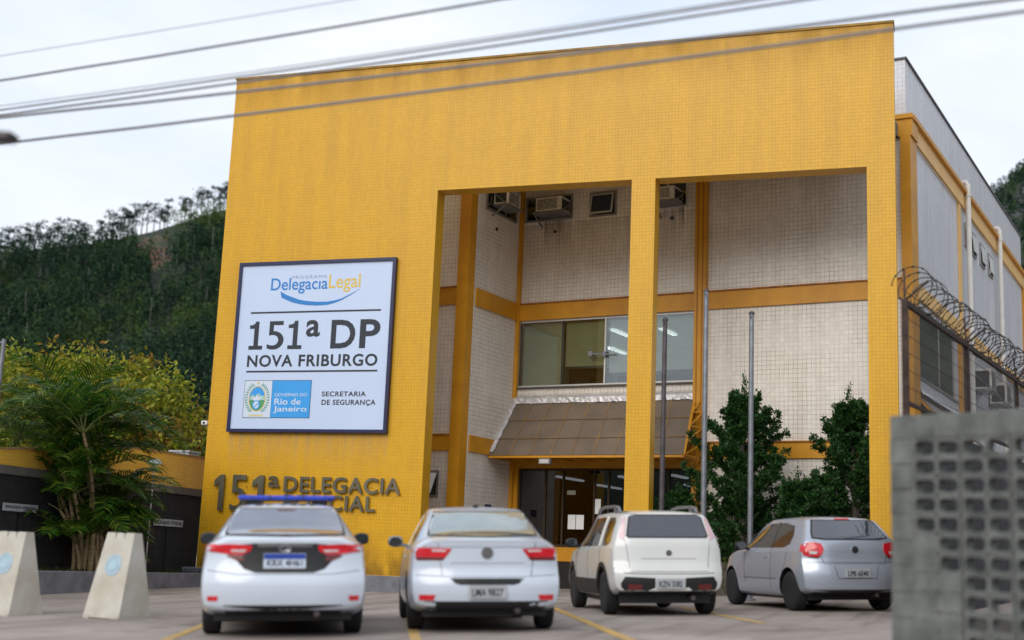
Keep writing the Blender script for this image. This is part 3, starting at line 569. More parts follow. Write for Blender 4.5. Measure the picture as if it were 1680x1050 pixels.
for b_ in (10.0, 14.85):
    MB().tube([(q0-.05, b_, 10.80), (q0+.10, b_, 10.82), (q0+.15, b_, 10.74), (q0+.15, b_, .2)], .065, 10).build('downpipe', M['pipe'], bld)
    MB().tube([(q0+.15, b_, 10.55), (q0+.15, b_, 10.43)], .082, 10).build('pipe_collar', M['pipe'], bld)

# air conditioners: a case with grille and a bracket frame
def air_con(label, loc, rz, w=.72, h=.40, d=.55, tilt=0):
    o = thing('air_conditioner', label, 'air conditioner', loc, rz, 'air conditioners on the building')
    MB().box(-w/2, w/2, -d, 0, 0, h).build('case', M['acbody'], o, bevel=.012)
    g = MB().box(-w/2+.05, w/2-.12, -d-.003, -d+.002, .05, h-.05).build('grille', M['acdark'], o)
    k = MB()
    for i in range(8): z = .065+i*(h-.13)/7; k.box(-w/2+.05, w/2-.12, -d-.012, -d-.004, z, z+.012)
    k.build('slats', M['acbody'], g)
    for sg2 in (-1, 1): MB().box(*sorted((sg2*(w/2+.001), sg2*(w/2+.004))), -d+.05, -.05, .05, h-.06).build('side_grille', M['acdark'], o)
    k = MB(); k.box(-w/2-.06, w/2+.06, -d-.04, 0, -.05, -.015); k.bar((-w/2-.04, -d, -.03), (-w/2-.04, 0, -.30), .035); k.bar((w/2+.04, -d, -.03), (w/2+.04, 0, h*.8), .03); k.bar((-w/2-.04, -d, -.03), (-w/2-.04, 0, h*.8), .03)
    k.build('bracket', M['greysteel'], o); return o
air_con('grey window air conditioner beside the open pane on the upper recess wall', W(7.1, BF-.03, 9.18), ROT, .74, .37, .5)
air_con('smaller air conditioner high beside the yellow middle pillar', W(10.12, BF-.03, 9.14), ROT, .52, .34)
air_con('air conditioner on the narrow side wall of the left wing', W(6.14, 2.75, 9.17), ROT+math.pi/2, .66, .38, .42)
air_con('split unit on a bracket behind the fence, nearer the side window', W(q0+.03, 11.2, 5.62), ROT+math.pi/2, .8, .55, .46)
air_con('split unit on a bracket behind the fence, farther from the side window', W(q0+.03, 13.6, 5.55), ROT+math.pi/2, .85, .58, .46)
for t_, b_, z_, sd_ in ((7.05, BF-.004, 8.75, 0), (10.1, BF-.004, 8.8, 0), (6.104, 2.7, 8.6, 1)):
    k = MB()
    if sd_: k.box(t_, t_+.01, b_-.05, b_+.05, z_, z_+.07)
    else: k.box(t_-.04, t_+.04, b_-.008, b_, z_, z_+.07)
    k.build('drain_hole', M['acdark'], bld)

S4 = stain_mat('rust_runs', (.17, .11, .055), .8, 5.0, .7); S5 = stain_mat('recess_grime', (.34, .26, .17), .4, 1.0, .35)
stain('rust_run', S4, bld, 6.75, 7.5, BF-.003, 8.25, 9.12); stain('rust_run', S4, bld, 9.9, 10.4, BF-.003, 8.2, 9.08); stain('grime_run', S5, bld, 6.2, 10.73, BF-.004, 7.2, 9.0); stain('grime_run', S5, bld, 11.02, 15.34, BF-.004, 7.6, 10.1)
# ------------------------------------------------------------------ flagpoles
for x, y, zt, r_, m, lb in ((11.37, -2, 5.65, .05, 'darksteel', 'short brownish flagpole in front of the canopy'), (12.18, -2, 6.21, .052, 'greysteel', 'tallest grey flagpole before the yellow column'), (13.07, -2, 5.74, .05, 'greysteel', 'grey flagpole standing in front of the conifer')):
    o = thing('flagpole', lb, 'flagpole', (x, y, G(x, y)), 0, 'flagpoles before the entrance'); h = zt-G(x, y)
    MB().tube([(0, 0, 0), (0, 0, h*.55), (0, 0, h)], [r_*1.1, r_, r_*.92], 12).build('pole', M[m], o); MB().lathe([(r_*1.2, 0), (r_*1.2, .03), (r_*.5, .06)], 12, (0, 0, h-.01)).build('cap', M['darksteel'], o)
    MB().tube([(0, -r_, h-.06), (0, -r_-.05, h-.05), (0, -r_-.05, h-.12)], .008, 5).build('pulley', M['black'], o); MB().lathe([(.11, 0), (.11, .04), (.07, .05)], 12).build('base', M['concrete'], o)

# ------------------------------------------------------------------ left boundary wall with yellow top
AX = -.75
an = thing('boundary_wall', 'low block wall darkened for carport shade under a yellow tiled band left of the screen', 'wall', (AX, 0, 0))
MB().box(-.25, 0, -16, 1.2, -.4, 2.10).build('lower_wall', M['shadeblock'], an); MB().box(-.30, .05, -16, 1.2, 2.10, 2.27).build('concrete_band', mat('grey_band', (.13, .115, .10), .85, var=.2), an)  # the carport's shade is put into the lower wall's dark colour
MB().prism([(-12, 2.27), (1.2, 2.27), (1.2, 3.03), (-1.7, 2.99), (-6, 2.57), (-12, 2.30)], -.27, .02, 'x').build('yellow_band', M['yannex'], an)
k = MB(); k.bar((-.125, 1.2, 3.05), (-.125, -1.7, 3.01), .33, .04); k.bar((-.125, -1.705, 3.01), (-.125, -6, 2.59), .33, .04); k.bar((-.125, -6.005, 2.59), (-.125, -12, 2.32), .33, .04); k.build('coping', mat('annex_coping', (.35, .22, .1), .8), an)
def plate(y0, y1, z0, z1, s, lb):
    o = thing('parking_sign', lb, 'sign', (AX+.03, (y0+y1)/2, z0), math.pi/2, 'reserved parking signs on the dark wall'); w_ = (y1-y0)/2; h = z1-z0
    MB().box(-w_, w_, -.02, 0, 0, h).build('plate', mat('sign_plate', (.42, .43, .44), .6, var=.1, scale=8), o); text(s, -w_+.05, w_-.05, .04, h-.04, -.021, 'lettering', M['ink'], o, depth=.004, bold=.02)
    MB().box(-.02, .02, -.004, 0, -1.0, -.001).build('post', M['black'], o)
plate(-.81, .40, 1.33, 1.49, 'DELEGADO TITULAR', 'narrow grey plate reading DELEGADO TITULAR on the dark wall'); plate(-5.94, -4.92, 1.40, 1.55, 'DELEGADO ADJUNTO', 'narrow grey plate reading DELEGADO ADJUNTO left of the palm')
# kerbed planter along the wall
kb = thing('planter_kerb', 'low grey concrete kerb edging the palm bed along the dark wall', 'kerb', (0, -3, 0))
k = MB(); k.box(.38, .56, -13, 2.75, -.3, .30); k.box(.56, 2.2, 2.55, 2.75, -.3, .3); k.build('kerb', M['concrete'], kb, bevel=.015)
tag(box_obj('planter_soil', M['soil'], None, AX+.02, .38, -16, -.3, -.3, .24), kind='structure')
dm = thing('globe_lamp', 'small white dome lamp on a thin post in front of the yellow wall', 'lamp', (-.35, -1.52, .24))
MB().tube([(0, 0, 0), (0, 0, 2.35)], .014, 8).build('post', M['pipe'], dm); MB().lathe([(.02, -.10), (.07, -.09), (.075, -.03)], 14, (0, 0, 2.45)).build('neck', M['lframe'], dm)
MB().lathe([(.15, 0), (.16, .03), (.14, .08), (.09, .12), (.02, .135)], 18, (0, 0, 2.42)).build('dome', M['white'], dm)
rt = thing('roof_tank', 'small pale metal box standing behind the end of the yellow wall', 'tank', (-1.68, 1.75, 2.6))
MB().box(-.28, .28, -.25, .25, 0, .62).build('box', mat('pale_metal_box', (.36, .40, .45), .5, .2), rt, bevel=.02); MB().box(-.30, .30, -.27, .27, .62, .66).build('lid', M['alu'], rt); MB().box(-.35, .35, -.3, .3, -3, -.001).build('pedestal', M['darkwall'], rt)
lp = thing('lamp_post', 'slim grey lamp post rising at the left behind the palm', 'lamp post', (-5.27, -1.03, -.1))
MB().tube([(0, 0, 0), (0, 0, 3), (0, 0, 5.8)], [.075, .065, .055], 10).build('pole', M['greysteel'], lp); MB().tube([(0, 0, 5.7), (-.6, -.1, 5.78), (-1.1, -.15, 5.8)], .035, 8).build('arm', M['greysteel'], lp)
MB().box(-1.7, -1.05, -.27, -.03, 5.76, 5.86).build('head', M['alu'], lp, bevel=.02)
# street lamp head entering the frame at the upper left
sl_ = thing('street_lamp', 'dark street lamp head reaching in under the cables at the upper left', 'street lamp', (8.47, -20.5, G(8.4, -20.5)))
zz = 3.52-G(8.4, -20.5)
MB().tube([(0, 0, 0), (0, 0, zz-.4), (.15, .03, zz-.08), (1.5, .36, zz+.02)], [.08, .07, .045, .035], 10).build('pole', M['greysteel'], sl_)
hd = MB(); hd.hexa([(1.45, .30, zz-.05), (2.13, .46, zz-.05), (2.10, .60, zz-.05), (1.42, .46, zz-.05), (1.45, .30, zz+.05), (2.15, .47, zz+.0), (2.12, .61, zz+.0), (1.42, .46, zz+.06)]); hd.build('lamp_head', M['darksteel'], sl_, bevel=.012)

# ------------------------------------------------------------------ overhead cables
wl_ = (('thick lowest cable crossing under the screen top', -15.97, 5.2, -.108, .018), ('cable running along the top edge of the screen', -16.02, 5.40, -.065, .018),
       ('upper cable crossing only the left corner of the sky', -16.01, 6.0, -.128, .016), ('grey cable above the screen towards the right', -15.89, 5.60, -.1165, .015), ('cable hugging the grey one above the screen', -15.91, 5.655, -.1165, .013),
       ('thin cable close above the screen edge', -15.89, 5.70, -.111, .006), ('faint thin cable high at the upper left', -16.04, 6.25, -.113, .005))
for lb, y, z, slope, r_ in wl_:
    o = thing('overhead_cable', lb, 'cable', (11.5, y, z), 0, 'overhead cables across the street')
    dy = slope
    pts = []
    for i in range(41):
        x = -20+40*i/40; s_ = (x/20)**2; pts.append((x, dy*x if abs(dy) < .2 else 0, .45*s_-.02+.012*math.sin(x*3.1)*(r_ > .012)))
    MB().tube(pts, r_*.85, 7).build('cable', M['wire'], o)

# ------------------------------------------------------------------ right block wall with vent blocks
W0 = Vector((16.183, -16.03, 0)); WD = Vector((.8933, -.4495, 0)); Wtop = 2.071; wz = math.atan2(WD.y, WD.x)
bw = thing('block_wall', 'grey concrete block wall with rows of rectangular vent holes at the right', 'wall', tuple(W0), wz)
solid = MB(); vent = MB(); mor = MB(); D = .13; r_ = random.Random(5)
def blk(x0, x1, z0, z1):
    j = [r_.uniform(-.004, .004) for _ in range(6)]
    solid.box(x0+.005+j[0], x1-.005+j[1], j[2], D+j[3], z0+.005, z1-.005+j[4]*.5)
for i in range(13): blk(i*.205+.0, (i+1)*.205, Wtop-.2, Wtop+r_.uniform(-.006, .006))
for j in range(1, 11): blk(0, .205, Wtop-.2*(j+1), Wtop-.2*j)
def cell(x0, z0, w_, h_, hole):
    hx, hz = w_*.5-r_.uniform(.011, .016), h_*.5-r_.uniform(.014, .020); cx, cz = x0+w_/2+r_.uniform(-.003, .003), z0+h_/2+r_.uniform(-.003, .003); N = 24; inner = []; outer = []
    y0 = r_.uniform(-.004, .003)
    for k in range(N):
        t = 2*math.pi*k/N+math.pi/N; c_, s_ = math.cos(t), math.sin(t); e = 5.0
        rr = (abs(c_)**e+abs(s_)**e)**(-1/e); jx = 1+r_.uniform(-.035, .03); inner.append((cx+hx*rr*c_*jx, cz+hz*rr*s_*jx))
        q = 1/max(abs(c_), abs(s_)); outer.append((x0+w_/2+(w_/2)*q*c_, z0+h_/2+(h_/2)*q*s_))
    V = [(a, y0, b) for a, b in outer]+[(a, y0, b) for a, b in inner]+[(a, D+y0, b) for a, b in inner]+[(a, D+y0, b) for a, b in outer]; F = []
    for k in range(N):
        k2 = (k+1) % N; F.append((k, k2, N+k2, N+k)); F.append((2*N+k, 2*N+k2, 3*N+k2, 3*N+k)); F.append((3*N+k, 3*N+k2, k2, k))
        if hole: F.append((N+k, N+k2, 2*N+k2, 2*N+k))
    if not hole: F.append(tuple(range(N, 2*N))); F.append(tuple(range(2*N, 3*N))[::-1])
    vent.add(V, F)
z = Wtop-.2; row = 0
while z > .1:
    z -= .149; x = .207
    if row % 1 == 0:
        k = 0
        while x < 2.6:
            wide_ = .196; gap = .0 if k % 2 == 1 else .0
            cell(x+(.004 if k % 2 == 0 else .0), z+.004, wide_-.004, .141, not ((row >= 5 and k == 0) or (row >= 7 and k == 1)))
            x += wide_+(.012 if k % 2 == 1 else 0.001); k += 1
    [mor.box(q_*.405+.2075-.006+.405, q_*.405+.2075+.010+.405, .0075, D-.0075, z+.007, z+.142) for q_ in range(6)]
    mor.box(.205, 2.65, .006, D-.006, z-.006, z+.006); row += 1
mor.box(.199, .210, .007, D-.007, z, Wtop-.2); mor.box(.0, 2.66, .012, D-.012, Wtop-.206, Wtop-.194)
for i in range(1, 13): mor.box(i*.205-.006, i*.205+.006, .005, D-.005, Wtop-.194, Wtop-.006)
for j in range(2, 11): mor.box(.004, .199, .012, D-.012, Wtop-.2*j-.006, Wtop-.2*j+.006)
solid.build('solid_blocks', M['block'], bw, bevel=.006); vent.build('vent_blocks', M['block'], bw); mor.build('mortar_joints', M['mortar'], bw)
MB().box(-.02, 2.7, -.03, D+.03, -.5, .12).build('footing', M['mortar'], bw)

# ------------------------------------------------------------------ wire fence on a dark retaining wall, with razor wire
F0 = Vector((16.088, -7.99, 0)); fz = math.atan2(.98225, .18755)       # along the building's side
Bv = Vector((.18755, .98225, 0))
fw_ = thing('retaining_wall', 'dark weathered wall under the wire fence behind the vent blocks', 'wall', tuple(F0), fz)
def ftop(s): return 4.71+.034*s
def fbot(s): return 3.21+.030*s
k = MB(); k.hexa([(-.1, -.25, -.3), (20, -.25, -.3), (20, .05, -.3), (-.1, .05, -.3), (-.1, -.25, 2.92), (20, -.25, 3.5), (20, .05, 3.5), (-.1, .05, 2.92)]); k.build('wall', M['darkwall'], fw_)
fe = thing('wire_fence', 'rusty framed wire mesh fence along the right side of the building', 'fence', tuple(F0), fz)
posts = (0, 4.68, 10.3, 15.8, 19.8)
for s in posts: MB().box(s-.04, s+.04, -.04, .04, fbot(s)-.35, ftop(s)).build('post', M['rust'], fe)
MB().bar((0, 0, ftop(0)-.04), (19.8, 0, ftop(19.8)-.04), .06, .08).build('top_rail', M['rust'], fe); MB().bar((0, 0, fbot(0)+.02), (19.8, 0, fbot(19.8)+.02), .05, .05).build('bottom_rail', M['rust'], fe)
k = MB()
for i in range(1, 206):
    s = i*.096; k.bar((s, .005, fbot(s)), (s, .005, ftop(s)-.05), .0075)
for i in range(1, 6):
    q = i/6; k.bar((0, 0, fbot(0)+(ftop(0)-fbot(0))*q), (19.8, 0, fbot(19.8)+(ftop(19.8)-fbot(19.8))*q), .007)
k.build('mesh_panel', M['fence'], fe)
for s in posts:
    k = MB(); k.bar((s, 0, ftop(s)-.02), (s-.02, -.34, ftop(s)+.24), .03); k.bar((s, 0, ftop(s)-.02), (s+.45, .1, ftop(s)+.52), .03); k.build('bracket_arm', M['rust'], fe)
rz_ = thing('razor_wire', 'coiled razor wire along the top of the wire fence', 'razor wire', (F0.x, F0.y, ftop(0)+.27), fz)
k = MB(); N = 2600; turns = 54; LEN = 18.6; pts = []
rr_ = random.Random(11); tab = [(rr_.uniform(.25, .31), rr_.uniform(-.05, .05), rr_.uniform(-.03, .03)) for _ in range(turns+2)]
for i in range(N+1):
    u = i/N*turns; a = int(u); q = u-a; q = q*q*(3-2*q); ra = tab[a][0]*(1-q)+tab[a+1][0]*q; oy = tab[a][1]*(1-q)+tab[a+1][1]*q; oz_ = tab[a][2]*(1-q)+tab[a+1][2]*q
    t = u*2*math.pi; s = .42+LEN*(u/turns)**.97; pts.append(Vector((s+.09*math.sin(t+.6), oy+ra*math.cos(t), oz_+.02+s*.034+ra*math.sin(t))))
k.tube(pts, .0085, 4)
brb = MB()
for i in range(0, N, 4):
    p_ = pts[i]; d = (pts[i+1]-p_).normalized(); n_ = d.cross(Vector((rr_.uniform(-1, 1), rr_.uniform(-1, 1), rr_.uniform(-1, 1)))).normalized()
    brb.add([p_-d*.035, p_+n_*.022, p_+d*.035, p_-n_*.022], [(0, 1, 2, 3)])
k.build('coil', M['razor'], rz_); brb.build('barbs', M['razor'], rz_)
k = MB(); k.tube([(.1, .05, -.1), (19, .05, .55)], .006, 5); k.build('support_wire', M['razor'], rz_)

# ------------------------------------------------------------------ A-frame barriers
def barrier(px, py, rz, lb):
    o = thing('street_barrier', lb, 'barrier', (px, py, G(px, py)), rz, 'white A-frame barriers on the left')
    k = MB(); H, w0, w1, d0, d1 = 1.14, .31, .235, .33, .075
    V = []; 
    prof = []
    # front face outline (x, z) with two notches in the top edge
    topz = [(w1, H), (w1*.45, H), (w1*.33, H-.09), (w1*.2, H-.005), (-w1*.2, H-.005), (-w1*.33, H-.09), (-w1*.45, H), (-w1, H)]
    out_ = [(-w0, 0), (w0, 0)]+topz
    yf = lambda z: -(d0+(d1-d0)*z/H)
    n = len(out_)
    V = [(x, yf(z), z) for x, z in out_]+[(x, -yf(z), z) for x, z in out_]
    k.add(V, [tuple(range(n)), tuple(range(n, 2*n))[::-1]]+[(i, i+n, (i+1) % n+n, (i+1) % n) for i in range(n)]); k.build('body', M['barrier'], o)
    b = MB(); N = 24; zc, ra = .70, .135; V = []
    for i in range(N): t = 2*math.pi*i/N; z = zc+ra*1.1*math.sin(t); V.append((ra*math.cos(t), yf(z)-.006, z))
    V2 = [(x, y+.02, z) for x, y, z in V]; b.add(V+V2, [tuple(range(N))]+[(i, (i+1) % N, (i+1) % N+N, i+N) for i in range(N)]); b.build('badge', M['barrierblue'], o)
    c = MB(); V = []
    for i in range(N): t = 2*math.pi*i/N; z = zc+.07*math.sin(t); V.append((.07*math.cos(t), yf(z)-.011, z))
    V2 = [(x, y+.01, z) for x, y, z in V]; c.add(V+V2, [tuple(range(N))]+[(i, (i+1) % N, (i+1) % N+N, i+N) for i in range(N)]); c.build('badge_centre', mat('badge_pale', (.40, .55, .62), .7), o)
    for s in (-1, 1): MB().box(s*w0*.8-.05, s*w0*.8+.05, -d0-.01, d0+.01, -.02, .03).build('foot', M['barrier'], o)
barrier(5.83, -11.35, R(-6), 'white A-frame barrier with a faded blue badge, nearer the police car'); barrier(4.2, -11.55, R(-4), 'white A-frame barrier with a faded blue badge cut by the left frame edge')

# ------------------------------------------------------------------ cars
def pchip(x, y, q):
    x = np.asarray(x, float); y = np.asarray(y, float); h = np.diff(x); d = np.diff(y)/h; m = np.zeros(len(x))
    for i in range(1, len(x)-1):
        if d[i-1]*d[i] > 0:
            w1, w2 = 2*h[i]+h[i-1], h[i]+2*h[i-1]; m[i] = (w1+w2)/(w1/d[i-1]+w2/d[i])
    m[0], m[-1] = d[0], d[-1]
    i = np.clip(np.searchsorted(x, q)-1, 0, len(h)-1); t = (q-x[i])/h[i]
    return (2*t**3-3*t**2+1)*y[i]+(t**3-2*t**2+t)*h[i]*m[i]+(-2*t**3+3*t**2)*y[i+1]+(t**3-t**2)*h[i]*m[i+1]
class Car:
    def __init__(s, name, label, sp, paint):
        s.sp = sp; s.root = thing(name, label, 'car', group='cars parked in front of the station'); s.paint = paint
        st_ = np.array(sp['st']); s.Lc = st_[-1, 0]; W_ = st_[:, 2].max(); rt_ = np.array(sp['rear'])
        def Yr(x, z): return np.interp(z, rt_[:, 0], rt_[:, 1])+sp.get('rc', .2)*np.abs(x/W_)**sp.get('rp', 3.2)
        def Yf(x, z): return .30*np.abs(x/W_)**2.4+.10*abs(z-.5)
        ys = np.unique(np.concatenate([np.linspace(0, .5, 12), np.linspace(.5, s.Lc-.6, 46), np.linspace(s.Lc-.6, s.Lc, 12)])); P = [pchip(st_[:, 0], st_[:, k], ys) for k in range(1, 8)]
        rings = []
        for i, y in enumerate(ys):
            zb, w, wb, zbe, wr, zr, zt = [p_[i] for p_ in P]
            c = np.array([(0, zb), (.85*w, zb), (.965*w, zb+.06), (w, zb+(zbe-zb)*.48), (wb+.012, zbe-.035), (wb, zbe), (wb*.47+wr*.53+.012, zbe*.47+zr*.53), (wr, zr), (wr*.93, zr+(zt-zr)*.35), (wr*.55, zr+(zt-zr)*.82), (0, zt)])
            o = [c[0]]
            for k in range(len(c)-1):
                a, b_, d_, e = c[max(k-1, 0)], c[k], c[k+1], c[min(k+2, len(c)-1)]
                if k == len(c)-2: e = d_+np.array([-(b_[0]), 0])*1+np.array([0, b_[1]-d_[1]])
                n1 = np.linalg.norm(d_-b_)
                ta = (d_-a)/max(np.linalg.norm(b_-a)+n1, 1e-6)*n1; tb = (e-b_)/max(np.linalg.norm(e-d_)+n1, 1e-6)*n1
                if k == 0: ta = d_-b_
                for t in (.25, .5, .75, 1.0):
                    o.append((2*t**3-3*t**2+1)*b_+(t**3-2*t**2+t)*ta+(-2*t**3+3*t**2)*d_+(t**3-t**2)*tb)
            o = np.array(o); o[:, 0] = np.maximum(o[:, 0], 0); o[-1, 0] = 0; rings.append(o)
        nr = len(rings[0]); V = []; F = []; idx = {}
        Rr = sp.get('rr', 1.15)
        def put(x, y, z):
            g = max(0, 1-y/Rr); g2 = max(0, 1-(s.Lc-y)/.9)
            V.append((x, y+Yr(x, z)*g-Yf(x, z)*g2, z)); return len(V)-1
        full = 2*(nr-1)
        for i, y in enumerate(ys):
            for k in range(full):
                q = rings[i][k] if k < nr else rings[i][full-k]*np.array([-1, 1]); idx[i, k] = put(q[0], y, q[1])
        for i in range(len(ys)-1):
            for k in range(full): F.append((idx[i, k], idx[i, (k+1) % full], idx[i+1, (k+1) % full], idx[i+1, k]))
        for i, fl_ in ((0, 0), (len(ys)-1, 1)):
            C_ = 18; rows = []
            for k in range(1, nr-1):
                x, z = rings[i][k]; row = [idx[i, full-k]]+[put(x*(2*j/C_-1), ys[i], z) for j in range(1, C_)]+[idx[i, k]]; rows.append(row)
            for a, b_ in zip(rows[:-1], rows[1:]):
                for j in range(C_): F.append((a[j], a[j+1], b_[j+1], b_[j]) if not fl_ else (a[j], b_[j], b_[j+1], a[j+1]))
            for row, t in ((rows[0], idx[i, 0]), (rows[-1], idx[i, nr-1])):
                for j in range(C_): F.append((row[j], row[j+1], t))
        me = bpy.data.meshes.new('body'); me.from_pydata(V, [], F); bm = bmesh.new(); bm.from_mesh(me)
        bmesh.ops.remove_doubles(bm, verts=bm.verts, dist=1e-5); bmesh.ops.recalc_face_normals(bm, faces=bm.faces)
        s.bvh = BVHTree.FromBMesh(bm); bm.to_mesh(me); bm.free()
        me.materials.append(paint); o = bpy.data.objects.new('body', me); col.objects.link(o)
        cut = MB(); wr_ = sp['wheel']; hw = sp['half']
        for ax in sp['axles']:
            for sd_ in (-1, 1):
                x0, x1 = sorted((sd_*(hw-.30), sd_*(hw+.3))); cut.lathe([(wr_+.055, x0), (wr_+.055, x1)], 32, (0, ax, wr_+.01), 'x')
        co = cut.build('cutter', M['black']); mod = o.modifiers.new('b', 'BOOLEAN'); mod.operation = 'DIFFERENCE'; mod.object = co; mod.solver = 'EXACT'; mod.material_mode = 'TRANSFER'
        dg = bpy.context.evaluated_depsgraph_get(); me2 = bpy.data.meshes.new_from_object(o.evaluated_get(dg)); o.modifiers.clear(); o.data = me2; bpy.data.objects.remove(co)
        me2.polygons.foreach_set('use_smooth', [True]*len(me2.polygons)); me2.set_sharp_from_angle(angle=.75); o.parent = s.root; s.body = o
        for ax in sp['axles']:
            for sd_ in (-1, 1): s.wheel(ax, sd_)
    DIR = {'rear': ((0, 1, 0), lambda a, b: (a, -3, b)), 'left': ((1, 0, 0), lambda a, b: (-3, a, b)), 'right': ((-1, 0, 0), lambda a, b: (3, a, b)), 'top': ((0, 0, -1), lambda a, b: (a, b, 5)), 'front': ((0, -1, 0), lambda a, b: (a, 9, b))}
    def hit(s, a, b, side):
        d, f = s.DIR[side]; h = s.bvh.ray_cast(Vector(f(a, b)), Vector(d))
        if h[0] is None:
            q = f(a, b); q = [q[i] if abs(d[i]) < .5 else (s.Lc*.08 if side == 'rear' else 0) for i in range(3)]; h = s.bvh.find_nearest(Vector(q))
        return h[0], h[1]
    def drape(s, poly, side, off, m, name, parent=None, dens=.05, skirt=True):
        """a thin skin lying on the bodywork, its outline given in that side's elevation"""
        pts = []
        for i in range(len(poly)):
            a, b = np.array(poly[i]), np.array(poly[(i+1) % len(poly)]); n = max(1, int(np.linalg.norm(b-a)/dens))
            for k in range(n): pts.append(a+(b-a)*k/n)
        pts = np.array(pts); c = pts.mean(0); n = len(pts); V = []; F = []; d = Vector(s.DIR[side][0])
        for q in (1, .82, .62, .42, .22):
            for p_ in pts:
                h, nn = s.hit(*(c+(p_-c)*q), side); V.append(h+nn*off)
        h, nn = s.hit(*c, side); V.append(h+nn*off)
        for r__ in range(4):
            for k in range(n): F.append((r__*n+k, r__*n+(k+1) % n, (r__+1)*n+(k+1) % n, (r__+1)*n+k))
        for k in range(n): F.append((4*n+k, 4*n+(k+1) % n, 5*n))
        if skirt:
            b0 = len(V)
            for p_ in pts:
                h, nn = s.hit(*p_, side); V.append(h-nn*.01)
            for k in range(n): F.append((k, b0+k, b0+(k+1) % n, (k+1) % n))
        return MBs(V, F).build(name, m, parent or s.root)
    def line(s, poly, side, m='black', r_=.0035, name='panel_gap', dens=.06, parent=None):
        pts = []
        for a, b in zip(poly[:-1], poly[1:]):
            a, b = np.array(a), np.array(b); n = max(1, int(np.linalg.norm(b-a)/dens))
            for k in range(n): pts.append(a+(b-a)*k/n)
        pts.append(np.array(poly[-1])); return MB().tube([s.hit(*p_, side)[0] for p_ in pts], r_, 5).build(name, M[m], parent or s.root)
    def wheel(s, ax, sd_):
        r_ = s.sp['wheel']; hw = s.sp['half']; o = MB(); w_ = .20; xo = hw-.015; q = lambda pr__: [(a, sd_*(xo-b)) for a, b in pr__]
        ty = o.lathe(q([(r_*.62, 0), (r_*.70, -.004), (r_*.93, .006), (r_*.985, .022), (r_, .05), (r_, w_-.05), (r_*.985, w_-.02), (r_*.93, w_-.006), (r_*.62, w_)]), 32, (0, ax, r_), 'x').build('wheel', M['tyre'], s.root)
        k = MB(); k.lathe(q([(r_*.64, .012), (r_*.64, .05), (r_*.2, .06)]), 28, (0, ax, r_), 'x'); 
        for i in range(6):
            t = i*math.pi/3; c_, s_ = math.cos(t), math.sin(t); k.bar((sd_*(xo-.018), ax+c_*.05, r_+s_*.05), (sd_*(xo-.012), ax+c_*r_*.62, r_+s_*r_*.62), .045, .02, up=(1, 0, 0))
        k.lathe(q([(.055, .008), (.055, .04)]), 14, (0, ax, r_), 'x'); k.build('rim', M['rim'], ty)
    def mirror(s, x, y, z, m):
        for sd_ in (-1, 1):
            k = MB(); n = 12; prof = [(.005, -.10), (.06, -.085), (.085, -.03), (.088, .03), (.07, .085), (.005, .10)]
            vs = []; k2 = MB().lathe(prof, 16, (0, 0, 0), 'x'); 
            V = [(sd_*x+p_[0], y+p_[1]*.85, z+p_[2]*.85) for p_ in k2.v]; k.add(V, k2.f, True); k.bar((sd_*(x-.20), y+.02, z-.07), (sd_*(x-.05), y, z-.03), .07, .04)
            mo = k.build('mirror', M[m] if isinstance(m, str) else m, s.root)
            g = MB().lathe([(.075, 0), (.075, .004)], 16, (0, 0, 0), 'y'); V = [(sd_*x+p_[0]*1.05, y-.075+p_[1], z+p_[2]*.75) for p_ in g.v]; MB().add(V, g.f).build('mirror_glass', M['carglass'], mo)
    def plate(s, x, z, w_, h_, kind, chars):
        h, nn = s.hit(x, z, 'rear'); y = h.y-.018
        o = MB().box(x-w_/2, x+w_/2, y-.004, y+.012, z-h_/2, z+h_/2).build('number_plate', M['plategrey'] if kind == 'grey' else M['signwhite'], s.root)
        if kind == 'blue': MB().box(x-w_/2+.004, x+w_/2-.004, y-.006, y-.0042, z+h_*.12, z+h_/2-.004).build('blue_band', M['plateblue'], o)
        zt = z+h_*.08 if kind == 'blue' else z+h_*.25
        if chars: text(chars, x-w_*.42, x+w_*.42, z-h_*.36, zt, y-.0045, 'characters', M['ink'], o, depth=.002, bold=.02)
        return o
    def place(s, x, y, ang):
        h = Vector((-math.sin(ang), math.cos(ang), 0)); e = .5; gx = (G(x+e, y)-G(x-e, y))/(2*e); gy = (G(x, y+e)-G(x, y-e))/(2*e)
        n = Vector((-gx, -gy, 1)).normalized(); f = (h-n*h.dot(n)).normalized(); r_ = f.cross(n)
        m = Matrix((r_, f, n)).transposed().to_4x4(); m.translation = Vector((x, y, G(x, y)+.004)); s.root.matrix_world = m
def MBs(V, F):
    k = MB(); k.add(V, F, True); return k
def mir(poly): return [(-a, b) for a, b in poly][::-1]
def common(c, front_y):
    """parts the cars share: door gaps, handles, headlights, windscreen, underbody"""
    h = c.sp['half']
    k = MB().box(-h+.16, h-.16, .35, c.Lc-.4, .17, .30).build('underbody', M['black'], c.root)
    MB().tube([(.35, .10, .25), (.35, .9, .26)], .035, 10).build('exhaust', M['darksteel'], k)
    for sd_ in (1, -1):
        p_ = [(sd_*.42, .62), (sd_*.72, .66), (sd_*.70, .76), (sd_*.45, .72)]; c.drape(p_ if sd_ > 0 else p_[::-1], 'front', .004, M['chrome'], 'headlight')
white1 = car_paint('white_car_paint', (.62, .68, .77)); white2 = car_paint('white_car_paint_warm', (.66, .665, .64)); silver = car_paint('silver_car_paint', (.42, .46, .54), .32, .3); white3 = car_paint('bluish_white_car_paint', (.57, .63, .72))

